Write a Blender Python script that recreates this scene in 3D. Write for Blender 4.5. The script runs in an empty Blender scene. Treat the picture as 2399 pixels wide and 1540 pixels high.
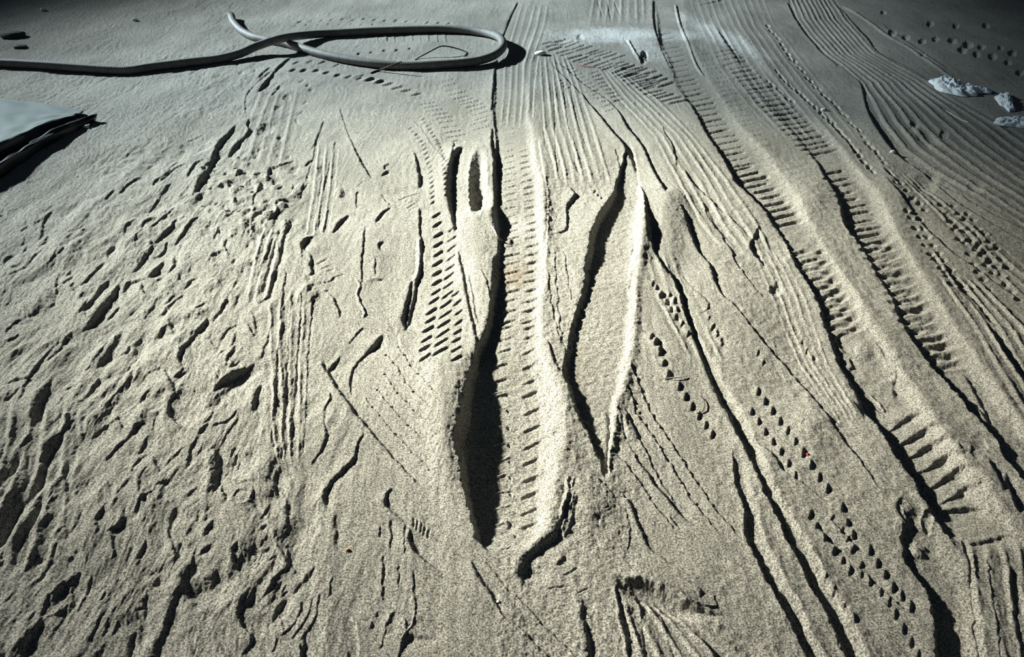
import bpy, math, random
import numpy as np

# ------------------------------------------------------------------ camera
W, H = 2399.0, 1540.0
F = 1866.0                     # focal length in pixels
TH = math.radians(33.5)        # camera pitch below the horizon
HC = 1.45                      # camera height (m)
sc = bpy.context.scene
cam_d = bpy.data.cameras.new('camera')
cam_d.sensor_width = 36.0
cam_d.lens = 36.0 * F / W
cam_d.clip_start = 0.02
cam = bpy.data.objects.new('camera', cam_d)
sc.collection.objects.link(cam)
cam.location = (0, 0, HC)
cam.rotation_euler = (math.radians(90) - TH, 0, 0)
sc.camera = cam

# ------------------------------------------------------------------ light
sc.view_settings.view_transform = 'Standard'
sc.view_settings.look = 'None'
sc.view_settings.gamma = 1.0
sc.view_settings.use_curve_mapping = False
sc.view_settings.exposure = 0.0

world = bpy.data.worlds.new('overcast_sky')
sc.world = world
world.use_nodes = True
bg = world.node_tree.nodes['Background']
bg.inputs[0].default_value = (0.40, 0.58, 0.85, 1)
bg.inputs[1].default_value = 0.036

SUN_EL, SUN_AZ = math.radians(23.0), math.radians(29.0)
def key_spot(name, target, dist, power, half_long, half_across, blend=1.0, color=(1, .96, .82), el=SUN_EL, az=SUN_AZ, radius=0.12):
    """an added low spot far left; its elongated pool stands in for lens vignetting"""
    from mathutils import Vector
    d = Vector((-math.cos(az) * math.cos(el), math.sin(az) * math.cos(el), math.sin(el)))
    L = bpy.data.lights.new(name, 'SPOT')
    L.energy = power; L.color = color; L.spot_blend = blend; L.shadow_soft_size = radius
    o = bpy.data.objects.new(name, L); sc.collection.objects.link(o)
    t = Vector(target)
    o.location = t + d * dist
    o.rotation_euler = (t - o.location).to_track_quat('-Z', 'Y').to_euler()
    # cone: width along the ground's depth direction, height across it
    ang = math.atan(half_long / dist)
    L.spot_size = 2 * ang
    o.scale = (1.0, (half_across * math.sin(el)) / half_long, 1.0)
    return o
key_spot('near_vignette_spot', (-.06, .66, 0), 30.0, 84000, 3.53, .90, color=(1, .97, .86), radius=.55)  # added spot for the near sand; its soft edge imitates vignetting
key_spot('key_vignette_spot', (-.06, 2.81, 0), 30.0, 222000, 2.32, 1.63, color=(1, .96, .77), radius=.55)  # main raking light from the left, its pool shaped to fade like vignetting
key_spot('far_vignette_spot', (-.62, 6.0, 0), 30.0, 136000, 5.9, 3.5, color=(.80, .95, 1.0), radius=.55)  # added wide spot, tinted cool to imitate the bluish vignetted edges

# ------------------------------------------------------------------ materials
def nt(name):
    m = bpy.data.materials.new(name); m.use_nodes = True
    t = m.node_tree; b = t.nodes['Principled BSDF']
    return m, t, b
def plain(name, col, rough=0.7, noise=0.0, scale=60.0, spec=0.3, bump=0.0, metallic=0.0):
    m, t, b = nt(name)
    b.inputs['Roughness'].default_value = rough
    b.inputs['Specular IOR Level'].default_value = spec
    b.inputs['Metallic'].default_value = metallic
    n = t.nodes.new('ShaderNodeTexNoise'); n.inputs['Scale'].default_value = scale; n.inputs['Detail'].default_value = 5
    c = t.nodes.new('ShaderNodeTexCoord'); t.links.new(c.outputs['Object'], n.inputs['Vector'])
    r = t.nodes.new('ShaderNodeValToRGB')
    r.color_ramp.elements[0].position = .3; r.color_ramp.elements[1].position = .7
    r.color_ramp.elements[0].color = tuple(max(0, v * (1 - noise)) for v in col) + (1,)
    r.color_ramp.elements[1].color = tuple(min(1, v * (1 + noise)) for v in col) + (1,)
    t.links.new(n.outputs['Fac'], r.inputs[0]); t.links.new(r.outputs[0], b.inputs['Base Color'])
    if bump:
        bp = t.nodes.new('ShaderNodeBump'); bp.inputs['Strength'].default_value = 1; bp.inputs['Distance'].default_value = bump
        t.links.new(n.outputs['Fac'], bp.inputs['Height']); t.links.new(bp.outputs[0], b.inputs['Normal'])
    return m

def sand_material():
    m, t, b = nt('sand')
    N = t.nodes; Lk = t.links
    b.inputs['Roughness'].default_value = 1.0
    b.inputs['Specular IOR Level'].default_value = 0.0
    geo = N.new('ShaderNodeNewGeometry')
    def noise(scale, det, rough=.6):
        n = N.new('ShaderNodeTexNoise'); n.inputs['Scale'].default_value = scale
        n.inputs['Detail'].default_value = det; n.inputs['Roughness'].default_value = rough
        Lk.new(geo.outputs['Position'], n.inputs['Vector']); return n
    def ramp(src, p0, c0, p1, c1):
        r = N.new('ShaderNodeValToRGB'); e = r.color_ramp.elements
        e[0].position = p0; e[0].color = c0 + (1,); e[1].position = p1; e[1].color = c1 + (1,)
        Lk.new(src, r.inputs[0]); return r.outputs[0]
    def mix(a, c, fac, mode='MULTIPLY'):
        x = N.new('ShaderNodeMix'); x.data_type = 'RGBA'; x.blend_type = mode
        if isinstance(fac, float): x.inputs[0].default_value = fac
        else: Lk.new(fac, x.inputs[0])
        for k, v in ((6, a), (7, c)):
            if isinstance(v, tuple): x.inputs[k].default_value = v + (1,)
            else: Lk.new(v, x.inputs[k])
        return x.outputs[2]
    broad = noise(1.3, 4)
    col = ramp(broad.outputs['Fac'], .35, (.235, .23, .205), .65, (.30, .292, .262))
    grain = noise(250, 5, .85)                       # single grains, light and dark
    col = mix(col, ramp(grain.outputs['Fac'], .41, (.16, .16, .17), .59, (1.95, 1.95, 1.95)), 1.0)
    tint = noise(330, 3, .8)                         # mineral colours of the grains
    col = mix(col, ramp(tint.outputs['Color'], .3, (.92, .96, 1.1), .7, (1.08, 1.02, .88)), .8)
    at = N.new('ShaderNodeAttribute'); at.attribute_name = 'powder'
    sp = N.new('ShaderNodeSeparateColor'); Lk.new(at.outputs['Color'], sp.inputs[0])
    col = mix(col, (.80, .82, .82), sp.outputs[0], 'MIX')          # spilt pale powder
    col = mix(col, (.20, .14, .09), sp.outputs[1], 'MIX')          # brown stains
    Lk.new(col, b.inputs['Base Color'])
    bp = N.new('ShaderNodeBump'); bp.inputs['Distance'].default_value = .0013; bp.inputs['Strength'].default_value = 1.0
    bn = noise(160, 4, .75); Lk.new(bn.outputs['Fac'], bp.inputs['Height']); Lk.new(bp.outputs[0], b.inputs['Normal'])
    return m

# ------------------------------------------------------------------ helpers pixel <-> ground
ct, st = math.cos(TH), math.sin(TH)
def ground(u, v, z=0.0):
    """point of the horizontal plane at height z that the photograph shows at pixel (u, v)"""
    a = (np.asarray(u, float) - W / 2) / F
    b = (np.asarray(v, float) - H / 2) / F
    dy = ct - b * st
    dz = -st - b * ct
    k = (z - HC) / dz
    return a * k, dy * k
def ppm(v): return (v + 465.0) * 0.575          # pixels per metre across, at picture row v

# ------------------------------------------------------------------ the sand surface
def axis(parts):
    out = []
    for a, b, s in parts:
        out.append(np.arange(a, b, s))
    return np.concatenate(out + [np.array([parts[-1][1]])])
US = axis([(-1500, -120, 20), (-120, 2520, 1.6), (2520, 4000, 20)])
VS = axis([(-300, -40, 6), (-40, 1600, 1.6), (1600, 2400, 20)])
UU, VV = np.meshgrid(US, VS)
GX, GY = ground(UU, VV)
HZ = np.zeros_like(GX)
POW = np.zeros(GX.shape + (2,), np.float32)

def perlin(x, y, seed):
    rs = np.random.RandomState(seed)
    ang = rs.rand(256, 256) * 2 * np.pi
    gx, gy = np.cos(ang), np.sin(ang)
    xi, yi = np.floor(x).astype(np.int64), np.floor(y).astype(np.int64)
    xf, yf = x - xi, y - yi
    a, b, c, d = xi & 255, (xi + 1) & 255, yi & 255, (yi + 1) & 255
    f = lambda t: t * t * t * (t * (t * 6 - 15) + 10)
    u, v = f(xf), f(yf)
    n00 = gx[a, c] * xf + gy[a, c] * yf
    n10 = gx[b, c] * (xf - 1) + gy[b, c] * yf
    n01 = gx[a, d] * xf + gy[a, d] * (yf - 1)
    n11 = gx[b, d] * (xf - 1) + gy[b, d] * (yf - 1)
    return (n00 * (1 - u) + n10 * u) * (1 - v) + (n01 * (1 - u) + n11 * u) * v

WX = .0050 * perlin(GX * 28, GY * 22, 51) + .0032 * perlin(GX * 75, GY * 60, 52) + .0018 * perlin(GX * 190, GY * 150, 53)
WY = .0060 * perlin(GX * 28, GY * 22, 54) + .0036 * perlin(GX * 75, GY * 60, 55) + .0018 * perlin(GX * 190, GY * 150, 56)
def sstep(a, b, x):
    t = np.clip((x - a) / (b - a), 0, 1)
    return t * t * (3 - 2 * t)

def box(u0, u1, v0, v1):
    i0, i1 = np.searchsorted(VS, [v0, v1]); j0, j1 = np.searchsorted(US, [u0, u1])
    return (slice(i0, i1), slice(j0, j1)) if i1 - i0 > 1 and j1 - j0 > 1 else None

def seg_dist(P, X, Y):
    """distance to a polyline on the ground, signed (right of travel > 0), and position 0..1 along it"""
    best = np.full(X.shape, 1e9); side = np.zeros(X.shape); tt = np.zeros(X.shape)
    L = np.hypot(*(P[1:] - P[:-1]).T); cum = np.concatenate([[0], np.cumsum(L)]); tot = cum[-1]
    for i in range(len(P) - 1):
        if L[i] < 1e-9: continue
        dx, dy = (P[i + 1] - P[i]) / L[i]
        rx, ry = X - P[i, 0], Y - P[i, 1]
        s = np.clip(rx * dx + ry * dy, 0, L[i])
        d = np.hypot(rx - s * dx, ry - s * dy)
        m = d < best
        best[m] = d[m]; side[m] = np.sign(rx * dy - ry * dx)[m]; tt[m] = ((cum[i] + s) / tot)[m]
    return best, side, tt, tot

def smooth_line(pts, n=4):
    """Catmull-Rom through the traced points"""
    p = np.array(pts, float)
    if len(p) < 3: return p
    q = np.vstack([2 * p[0] - p[1], p, 2 * p[-1] - p[-2]]); out = []
    for i in range(1, len(q) - 2):
        for k in range(n):
            t = k / n
            out.append(.5 * (2 * q[i] + (q[i + 1] - q[i - 1]) * t + (2 * q[i - 1] - 5 * q[i] + 4 * q[i + 1] - q[i + 2]) * t * t
                             + (3 * q[i] - 3 * q[i + 1] + q[i + 2] - q[i - 1]) * t ** 3))
    out.append(p[-1]); return np.array(out)

TRAVEL = np.array([math.cos(SUN_AZ), -math.sin(SUN_AZ)])
GAIN = 0.68
def S(w, pts, reach=1.7, gain=1.0, smooth=True, wob=0.0, up=False, warp=1.0, sg=None, edge=.28):
    """a small scarp: the sand breaks off along the traced line, high towards the lamp, low away from it
    (up=True: the other way round, a face turned to the lamp)"""
    p = [tuple(q) + ((w,) if len(q) == 2 else ()) for q in pts]
    p = smooth_line(p) if smooth and len(p) > 2 else np.array(p, float)
    if wob:
        k = np.arange(len(p)); p = p.copy(); p[:, 0] += wob * np.sin(k * 1.9); 
    m = p[:, 2].max() * reach * 3.2 + 6
    s = box(p[:, 0].min() - m, p[:, 0].max() + m, p[:, 1].min() - m, p[:, 1].max() + m)
    if s is None: return
    gx, gy = ground(p[:, 0], p[:, 1]); P = np.stack([gx, gy], 1)
    d, side, t, tot = seg_dist(P, GX[s] + warp * WX[s], GY[s] + warp * WY[s])
    ch = P[-1] - P[0]; nr = np.array([ch[1], -ch[0]])
    if sg is None: sg = 1.0 if nr @ TRAVEL > 0 else -1.0
    cum = np.concatenate([[0], np.cumsum(np.hypot(*(P[1:] - P[:-1]).T))]); cum /= max(cum[-1], 1e-9)
    wm = np.interp(t, cum, p[:, 2] / ppm(p[:, 1]))
    x = d * side * sg
    tau = np.minimum(np.maximum(wm * 2.0 / tot, .04), .42)
    amp = np.clip(np.minimum(t, 1 - t) / tau, 0, 1); amp = amp * (2 - amp)
    D = wm * GAIN * gain * amp
    if up: D = -D
    HZ[s] -= D * .5 * np.tanh(x / (edge * wm)) * np.exp(-np.abs(x) / (reach * wm))

def G(w, pts, depth=.5, **k):
    """a groove pressed into the sand; w = full width in px, depth relative to it"""
    p = [tuple(q) + ((w,) if len(q) == 2 else ()) for q in pts]
    p = smooth_line(p) if len(p) > 2 else np.array(p, float)
    m = p[:, 2].max() * 1.6 + 5
    s = box(p[:, 0].min() - m, p[:, 0].max() + m, p[:, 1].min() - m, p[:, 1].max() + m)
    if s is None: return
    gx, gy = ground(p[:, 0], p[:, 1]); P = np.stack([gx, gy], 1)
    d, side, t, tot = seg_dist(P, GX[s] + WX[s], GY[s] + WY[s])
    cum = np.concatenate([[0], np.cumsum(np.hypot(*(P[1:] - P[:-1]).T))]); cum /= max(cum[-1], 1e-9)
    wm = np.interp(t, cum, p[:, 2] / ppm(p[:, 1]))
    tau = np.minimum(np.maximum(wm * 1.2 / tot, .03), .45)
    amp = np.clip(np.minimum(t, 1 - t) / tau, 0, 1)
    q = d / (wm * .5)
    HZ[s] += wm * depth * amp * (-np.exp(-q ** 2 * 1.2) + .22 * np.exp(-((q - 1.6) / .5) ** 2))

def R(w, pts, height=.35): G(w, pts, -height)

def E(cx, cy, rx, ry, ang=0, k=.3, rim=.25, flat=3.0):
    """an oval dent (k > 0) or mound (k < 0); k relative to the smaller radius"""
    r = max(rx, ry) * 1.9
    s = box(cx - r, cx + r, cy - r, cy + r)
    if s is None: return
    a = math.radians(ang); pw = ppm(cy) * 2.2; du, dv = UU[s] - cx + WX[s] * pw, VV[s] - cy + WY[s] * pw * .7
    q = np.hypot((du * math.cos(a) + dv * math.sin(a)) / rx, (-du * math.sin(a) + dv * math.cos(a)) / ry)
    D = k * min(rx, ry) / ppm(cy) * (.62 if k > 0 else .8)
    HZ[s] += D * (-np.exp(-q ** flat) + .5 * rim * np.exp(-((q - 1.25) / .22) ** 2))

def K(path, sp0, sp1, vec, w, s1=1.0, jit=.12, kind='S', gain=1.0, reach=1.5):
    """a row of tread marks along a path; spacing, size grow from start to end"""
    rs = random.Random(int(path[0][0] * 7 + path[0][1]))
    p = smooth_line(path, 6) if len(path) > 2 else np.array(path, float)
    L = np.hypot(*(p[1:, :2] - p[:-1, :2]).T); cum = np.concatenate([[0], np.cumsum(L)]); tot = cum[-1]
    d = 0
    while d < tot:
        f = d / tot; x = np.interp(d, cum, p[:, 0]); y = np.interp(d, cum, p[:, 1]); g = 1 + (s1 - 1) * f
        vx, vy = vec[0] * g, vec[1] * g
        j = lambda q: q * (1 + rs.uniform(-jit, jit))
        x += rs.uniform(-jit, jit) * abs(vx + vy) * .3; y += rs.uniform(-jit, jit) * (sp0 * .5)
        a = (x - j(vx) / 2, y - j(vy) / 2); b = (x + j(vx) / 2, y + j(vy) / 2)
        if kind == 'S': S(.85 * w * g * rs.uniform(.85, 1.15), [a, b], gain=gain * 1.1, reach=1.25, warp=.25)
        elif kind == 'G': G(w * g * rs.uniform(.8, 1.2), [a, b], depth=.5 * gain)
        else: R(w * g * rs.uniform(.8, 1.2), [a, b], height=.4 * gain)
        d += sp0 + (sp1 - sp0) * f

TD = .56
def T(rows, wall=.10, rwall=.28, flatten=.8):
    """a wheel rut: rows of (v, left edge, right edge, depth cm, left lip cm, right lip cm)"""
    r = np.array(rows, float); r = r[np.argsort(r[:, 0])]
    s = box(r[:, 1].min() - 260, r[:, 2].max() + 260, r[0, 0], r[-1, 0])
    u, v = UU[s], VV[s]
    c = [np.interp(v, r[:, 0], r[:, i]) for i in range(1, 6)]
    xl, xr, dep, ll, lr = c; dep = dep * TD; ll = ll * .6; lr = lr * .6
    u = u + (WX[s]) * ppm(v) * 1.6
    wob = 3.0 * np.sin(v * .021 + r[0, 1]) + 2.0 * np.sin(v * .057 + 1.3 * r[0, 1]) + 1.6 * perlin(u * 0 + v / 7.0, v * 0 + r[0, 1], 5)
    xl = xl + wob; xr = xr + wob * .6
    wd = np.maximum(xr - xl, 1)
    m = sstep(xl - wd * wall * .3, xl + wd * wall, u) * (1 - sstep(xr - wd * rwall, xr + wd * .06, u))
    fade = np.clip((v - r[0, 0]) / 25, 0, 1) * np.clip((r[-1, 0] - v) / 25, 0, 1)
    m = m * fade
    HZ[s] = HZ[s] * (1 - flatten * m) - dep * .01 * m
    lw = np.maximum(wd * .35, 6)
    lf = np.where(u < xl, np.exp(-((u - xl) / lw) ** 2), 0)
    rg = np.where(u > xr, np.exp(-((u - xr) / (lw * .9)) ** 2), np.exp(-((u - xr) / (lw * .22)) ** 2) * (u > xr - wd * .25))
    HZ[s] += fade * .01 * (ll * lf * (1 - m) + lr * rg * (1 - m))

# --- broad relief and churn
lm = 1 - sstep(380, 900, UU - (VV - 700) * .12)            # left, trampled side
rm = sstep(1800, 2300, UU)
far = 1 - sstep(150, 420, VV)
def B(rows, n, depth, ph=0.0, soft=.12, seed=0):
    """parallel ribs of a ribbed tyre between two traced edges: rows of (v, left, right); depth in mm"""
    r = np.array(rows, float); s = box(r[:, 1].min(), r[:, 2].max(), r[0, 0], r[-1, 0]); u, v = UU[s], VV[s]
    xl, xr = np.interp(v, r[:, 0], r[:, 1]), np.interp(v, r[:, 0], r[:, 2])
    q = (u + WX[s] * ppm(v) * .8 - xl) / np.maximum(xr - xl, 1)
    m = sstep(0, soft, q) * (1 - sstep(1 - soft, 1, q)) * np.clip((v - r[0, 0]) / 30, 0, 1) * np.clip((r[-1, 0] - v) / 30, 0, 1)
    a = .55 + 1.1 * np.clip(.5 + 1.2 * perlin(q * n * .9 + seed, v / 90.0, 91 + seed), 0, 1)
    c = 2 * np.pi * (q * n + ph + .25 * perlin(q * 3 + seed, v / 140.0, 95 + seed))
    HZ[s] += m * a * depth * .001 * (np.cos(c) + .35 * np.cos(2 * c + .6))
wx = GX + .05 * perlin(GX * 4, GY * 3, 41) + .016 * perlin(GX * 13, GY * 9, 42)
wy = GY + .07 * perlin(GX * 4, GY * 3, 43) + .030 * perlin(GX * 13, GY * 9, 44)
HZ += .012 * perlin(GX * 1.6, GY * .9, 1) + .007 * perlin(GX * 4, GY * 2.2, 2)
up_left = lm * (1 - sstep(330, 560, VV + UU * .25))
near_left = lm * (1 - up_left)
patch = .45 + 1.0 * sstep(-.25, .35, perlin(GX * 3.1, GY * 2.3, 61))
HZ += (.0035 + .0095 * near_left) * perlin(wx * 7, wy * 3.4, 3)
HZ += (.0012 + .0060 * near_left) * patch * perlin(wx * 15, wy * 6.5, 4)
HZ += (.0010 + .0030 * near_left + .0020 * up_left) * patch * perlin(wx * 34 + wy * 2, wy * 15, 6)
HZ += (.0007 + .0015 * near_left + .0016 * up_left) * perlin(wx * 75 + wy * 6, wy * 30, 16)
HZ += (.0006 + .0008 * lm) * perlin(wx * 150, wy * 55, 7)
HZ += .0010 * (1 - .5 * lm) * perlin(wx * 60, wy * 3.2, 17)       # faint drag streaks along the tracks
HZ += .0003 * perlin(GX * 280, GY * 190, 8)

# ================================================================== traced relief
# --- broad swellings between the tracks
for a in [(1010,950,110,150,-10,-.10),(640,700,120,110,0,-.05),(900,470,120,80,0,-.05),(1560,480,50,70,10,-.25),(1720,760,60,140,-28,-.12),(1560,820,50,160,-15,-.14),(1900,1000,40,60,-20,-.35),(1870,830,60,90,-20,.12),(1640,1000,60,200,-25,.06),(1400,1240,90,60,20,-.1),(1560,1290,90,40,30,.1),(1100,1370,60,60,0,-.08),(800,1000,60,70,0,-.12),(700,1300,50,130,0,.06),(1620,400,80,50,20,-.1),(1760,520,60,40,30,-.15),(2090,450,26,70,-25,-.3),(1900,470,40,50,-20,-.25)]:
    E(*a,rim=0,flat=2)
# --- wheel ruts, farthest to nearest edge
T([(20,1195,1262,.3,.1,.1),(140,1163,1232,.5,.3,.2),(260,1156,1240,.9,.3,.5),(350,1158,1250,1.4,.5,.8),(450,1163,1272,1.4,.3,1.0),(560,1164,1280,1.6,.8,.7),
   (650,1162,1270,1.8,.8,.9),(760,1148,1268,2.0,.8,1.0),(820,1120,1272,2.8,.9,1.0),(880,1094,1290,5.6,1.2,1.2),(960,1082,1322,6.6,1.6,1.6),
   (1020,1070,1326,6.8,1.5,1.8),(1080,1078,1308,6.8,1.5,1.6),(1150,1088,1298,6.6,1.4,1.4),(1210,1098,1286,5.6,1.3,1.3),(1265,1118,1262,2.8,.8,.8),(1300,1150,1225,.4,.2,.2)], wall=.08, rwall=.24)
T([(330,1464,1476,.6,.3,.3),(400,1452,1492,2.0,.6,.6),(450,1440,1503,3.2,.8,.6),(500,1408,1506,4.2,1.0,.7),(550,1388,1500,4.6,1.0,.8),(600,1374,1490,4.0,.8,.9),
   (660,1368,1484,1.8,.4,.9),(720,1352,1482,1.6,.4,.8),(800,1334,1478,1.9,.5,.8),(880,1322,1462,2.4,.5,.9),(940,1336,1442,2.2,.5,1.0),(1020,1372,1432,2.0,.3,1.2),(1090,1410,1428,1.4,.2,.8),(1130,1420,1430,.2,0,.1)], wall=.10, rwall=.14)
T([(-40,1532,1598,.6,.3,.2),(100,1545,1612,.8,.4,.3),(200,1588,1672,.8,.2,.4),(290,1646,1732,1.2,.3,.5),(350,1678,1790,2.0,.6,.5),(430,1722,1850,2.8,.7,.5),(500,1795,1885,1.8,.5,.4),
   (560,1836,1925,1.2,.3,.5),(640,1878,1975,1.9,.5,.7),(720,1916,2025,2.2,.5,.8),(800,1944,2072,2.3,.5,.8),(880,1982,2120,2.6,.5,.8),(960,2022,2170,3.4,.6,.8),(1040,2080,2225,3.8,.6,.9),
   (1120,2135,2290,3.9,.6,.9),(1190,2180,2345,3.4,.6,.8),(1250,2215,2395,2.2,.4,.4),(1300,2250,2420,.4,.2,.2)], wall=.10, rwall=.30)
T([(60,1672,1722,.5,.2,.2),(160,1740,1796,.6,.2,.3),(240,1800,1868,.7,.3,.4),(310,1860,1938,1.1,.3,.5),(390,1918,2004,1.9,.5,.9),(450,1960,2058,3.3,.7,1.2),(520,1980,2092,3.2,.7,1.2),
   (600,2030,2135,2.0,.5,.9),(700,2090,2198,2.0,.5,.8),(800,2140,2262,2.3,.5,.8),(870,2190,2308,2.6,.5,.8),(940,2245,2352,2.4,.5,.6),(1040,2335,2430,2.2,.5,.5),(1130,2400,2500,2.2,.5,.5),(1200,2450,2540,1.0,.3,.3)], wall=.10, rwall=.30)
# lower right rut with its deep left wall
T([(1215,2120,2200,.6,.1,.2),(1260,2112,2230,1.8,.3,.3),(1320,2128,2260,2.4,.4,.4),(1370,2165,2290,3.2,.5,.4),(1430,2185,2300,4.0,.5,.4),(1600,2200,2330,4.4,.5,.4)], wall=.10, rwall=.5)
# long plain rut left of it, and its neighbour
T([(690,1592,1606,.5,.2,.1),(780,1620,1638,.7,.3,.1),(880,1662,1692,1.2,.3,.1),(960,1706,1742,1.6,.4,.2),(1060,1752,1788,1.6,.4,.3),(1160,1792,1828,1.8,.5,.3),(1260,1845,1890,2.0,.5,.4),(1360,1893,1945,2.3,.5,.5),(1460,1945,2000,2.3,.5,.5),(1620,2010,2070,2.3,.5,.5)], wall=.2, rwall=.5, flatten=.5)
T([(1050,1718,1732,.6,.3,.0),(1100,1716,1752,1.4,.4,.1),(1200,1742,1775,1.6,.5,.2),(1290,1760,1805,1.7,.5,.3),(1380,1805,1852,1.9,.5,.3),(1460,1848,1892,2.0,.5,.4),(1620,1925,1970,2.0,.5,.4)], wall=.2, rwall=.5, flatten=.5)
# the rut floors are not smooth: crumbs fallen in and faint drag marks
HZ += sstep(1150, 1180, UU) * (1 - sstep(1490, 1520, UU)) * sstep(330, 420, VV) * (.0022 * perlin(GX * 34, GY * 44, 71) + .0016 * perlin(GX * 70, GY * 95, 72) + .0010 * perlin(GX * 160, GY * 170, 73))
HZ += sstep(1640, 1700, UU) * sstep(300, 420, VV) * (.0026 * perlin(GX * 22, GY * 30, 74) + .0014 * perlin(GX * 60, GY * 75, 75))
# deep slot between the torn crests, left of the centre rut
E(1120,432,17,66,3,k=1.3,rim=.3,flat=4)
E(1128,470,22,30,0,k=.7,rim=.1)
S(16,[(1080,342),(1062,368,20),(1053,420,26),(1052,460,26),(1058,500,20),(1066,545,8)],reach=1.2,gain=1.2)
S(5,[(1063,332),(1060,360),(1054,400)])
G(6,[(1060,332),(1075,328),(1090,332)])
S(22,[(1158,480,18),(1160,510,40),(1166,540,24),(1170,562,8)],reach=1.1,gain=1.1)
S(9,[(1153,300,5),(1152,340,10),(1158,380,12),(1158,430,12),(1160,480,12)],reach=1.5)
S(5,[(1164,138),(1158,180),(1154,225),(1152,262)])
S(3.5,[(1213,5),(1196,40),(1184,70),(1178,85)])
E(1112,590,44,120,0,k=-.26,rim=0,flat=2.4)
E(1125,700,30,70,0,k=-.2,rim=0)
S(12,[(1074,590,6),(1084,640,14),(1094,700,16),(1104,745,16),(1114,792,12),(1118,840,10)],reach=1.4)
S(6,[(1098,648),(1106,690),(1114,735),(1120,765)])
S(24,[(1158,600,14),(1156,680,18),(1148,750,22),(1130,800,30),(1105,850,34)],reach=1.1,gain=.8)
S(4,[(1128,640),(1138,665),(1148,700),(1152,730)])
# tread bars pressed into the centre rut: two columns
K([(1190,150),(1190,250),(1192,350)],9,12,(28,-2),3.2,1.2,gain=.8)
K([(1192,350),(1196,450),(1200,560),(1198,650),(1190,750)],13,25,(28,-5),4.5,1.7,gain=1.0,jit=.15)
K([(1190,760),(1175,850),(1172,930)],26,36,(34,-8),6,1.2,gain=1.0,jit=.15)
K([(1166,900),(1168,960),(1170,1060),(1172,1160),(1178,1230)],38,39,(44,-11),6,1.1,kind='R',jit=.07,gain=.9)
K([(1186,905),(1190,960),(1194,1060),(1198,1160)],38,39,(5,-2),9,1.1,kind='G',gain=1.6,jit=.05)
K([(1228,350),(1238,450),(1246,560),(1244,650),(1240,750)],13,25,(26,-6),5.5,1.7,gain=.9,jit=.2)
K([(1240,760),(1242,850),(1246,900)],26,36,(34,-12),9,1.1,gain=.9,jit=.2)
K([(1244,905),(1246,960),(1244,1060),(1240,1150),(1236,1230)],38,39,(44,-18),10,1.1,jit=.12,gain=1.0)
S(3,[(1262,130),(1252,200),(1248,280)],up=True)
S(4,[(1262,330),(1272,400),(1282,450),(1283,520),(1278,600),(1274,700)],up=True,reach=3)
E(1272,500,14,90,0,k=-.5,rim=0)
E(1300,985,30,72,8,k=-.55,rim=0,flat=2)
E(1038,930,48,130,-4,k=-.38,rim=0,flat=2.2)
E(1046,1080,34,90,-4,k=-.35,rim=0,flat=2.2)
E(1078,880,20,70,5,k=-.2,rim=0)
E(1290,1170,18,70,4,k=-.45,rim=0)
E(1375,1180,52,60,20,k=-.28,rim=0)
E(1505,560,22,80,0,k=-.5,rim=0)
R(22,[(1506,540),(1500,600),(1490,660),(1488,740),(1482,830),(1466,900),(1446,960),(1434,1030),(1428,1090)],.13)
E(1560,560,36,90,0,k=-.22,rim=0)
# cracks on the shoulder between the two ruts
S(7,[(1335,440,5),(1348,458,14),(1335,475,12),(1328,490,8),(1330,520,7),(1322,540,8),(1300,548,5)],reach=1.4)
S(3,[(1300,590),(1302,640),(1306,700),(1312,760),(1318,800),(1326,842)],wob=2)
S(3,[(1320,590),(1330,650),(1338,700),(1350,712)],wob=2)
S(3,[(1345,380),(1352,402),(1360,412)])
S(3.5,[(1284,640),(1288,690),(1296,735),(1306,775),(1318,810)],wob=2)
S(8,[(1284,800,4),(1290,825,9),(1300,850,10),(1312,880,5)])
K([(1392,450),(1412,472)],12,12,(4,-8),7,1)
G(3,[(1288,130),(1296,200),(1300,280),(1302,360),(1310,420)],.3)
G(3,[(1268,200),(1272,280),(1278,350)],.3)
G(3,[(1320,190),(1326,260),(1340,330),(1350,380)],.3)
G(3,[(1334,170),(1346,260),(1372,340)],.3)
S(4,[(1440,350),(1447,375),(1453,395)])
# the long line of scarps right of the second rut
S(8,[(1290,150,3),(1325,185,4),(1370,230,5),(1400,265,9),(1430,305,11),(1462,340,13),(1480,372,13),(1492,405,11),(1494,428,10),(1506,450,9),(1511,480,12),(1513,510,20),(1520,545,26),(1524,570,18),(1534,600,10),(1552,628,12),(1575,655,18),(1592,690,16),(1602,720,14),(1618,770,14),(1640,830,16)],reach=1.6,gain=1.15)
S(18,[(1638,820,14),(1665,890,22),(1700,960,30),(1735,1020,32),(1760,1080,24)],reach=1.0,gain=.8)
S(6,[(1278,148,2),(1310,150,4),(1370,200,4),(1420,232,4),(1450,262,6),(1468,295,10),(1490,322,11),(1510,352,10),(1524,385,10),(1538,415,12),(1552,440,18),(1558,458,10)],reach=1.7,gain=1.1)
S(5,[(1552,298),(1562,320),(1574,335),(1580,360),(1586,390)])
S(7,[(1604,402,6),(1618,425,8),(1650,455,7),(1685,490,5),(1730,530,4),(1765,570,3)])
S(14,[(1588,478,4),(1600,498,8),(1608,520,18),(1622,555,22),(1636,590,14),(1655,612,8),(1668,635,16),(1674,660,14),(1690,690,9),(1712,712,7),(1740,742,6),(1760,768,8),(1800,815,8),(1850,868,8),(1900,925,10),(1945,985,12),(1985,1040,12),(2030,1100,9),(2062,1150,8)],reach=1.5)
S(10,[(1647,476,6),(1658,508,10),(1674,530,14),(1688,548,14),(1700,570,8),(1715,590,8),(1718,606,6),(1735,632,5),(1760,665,4),(1790,700,3)])
S(9,[(1478,608,12),(1482,630,18),(1478,655,14),(1474,680,6)],reach=1)
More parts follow.
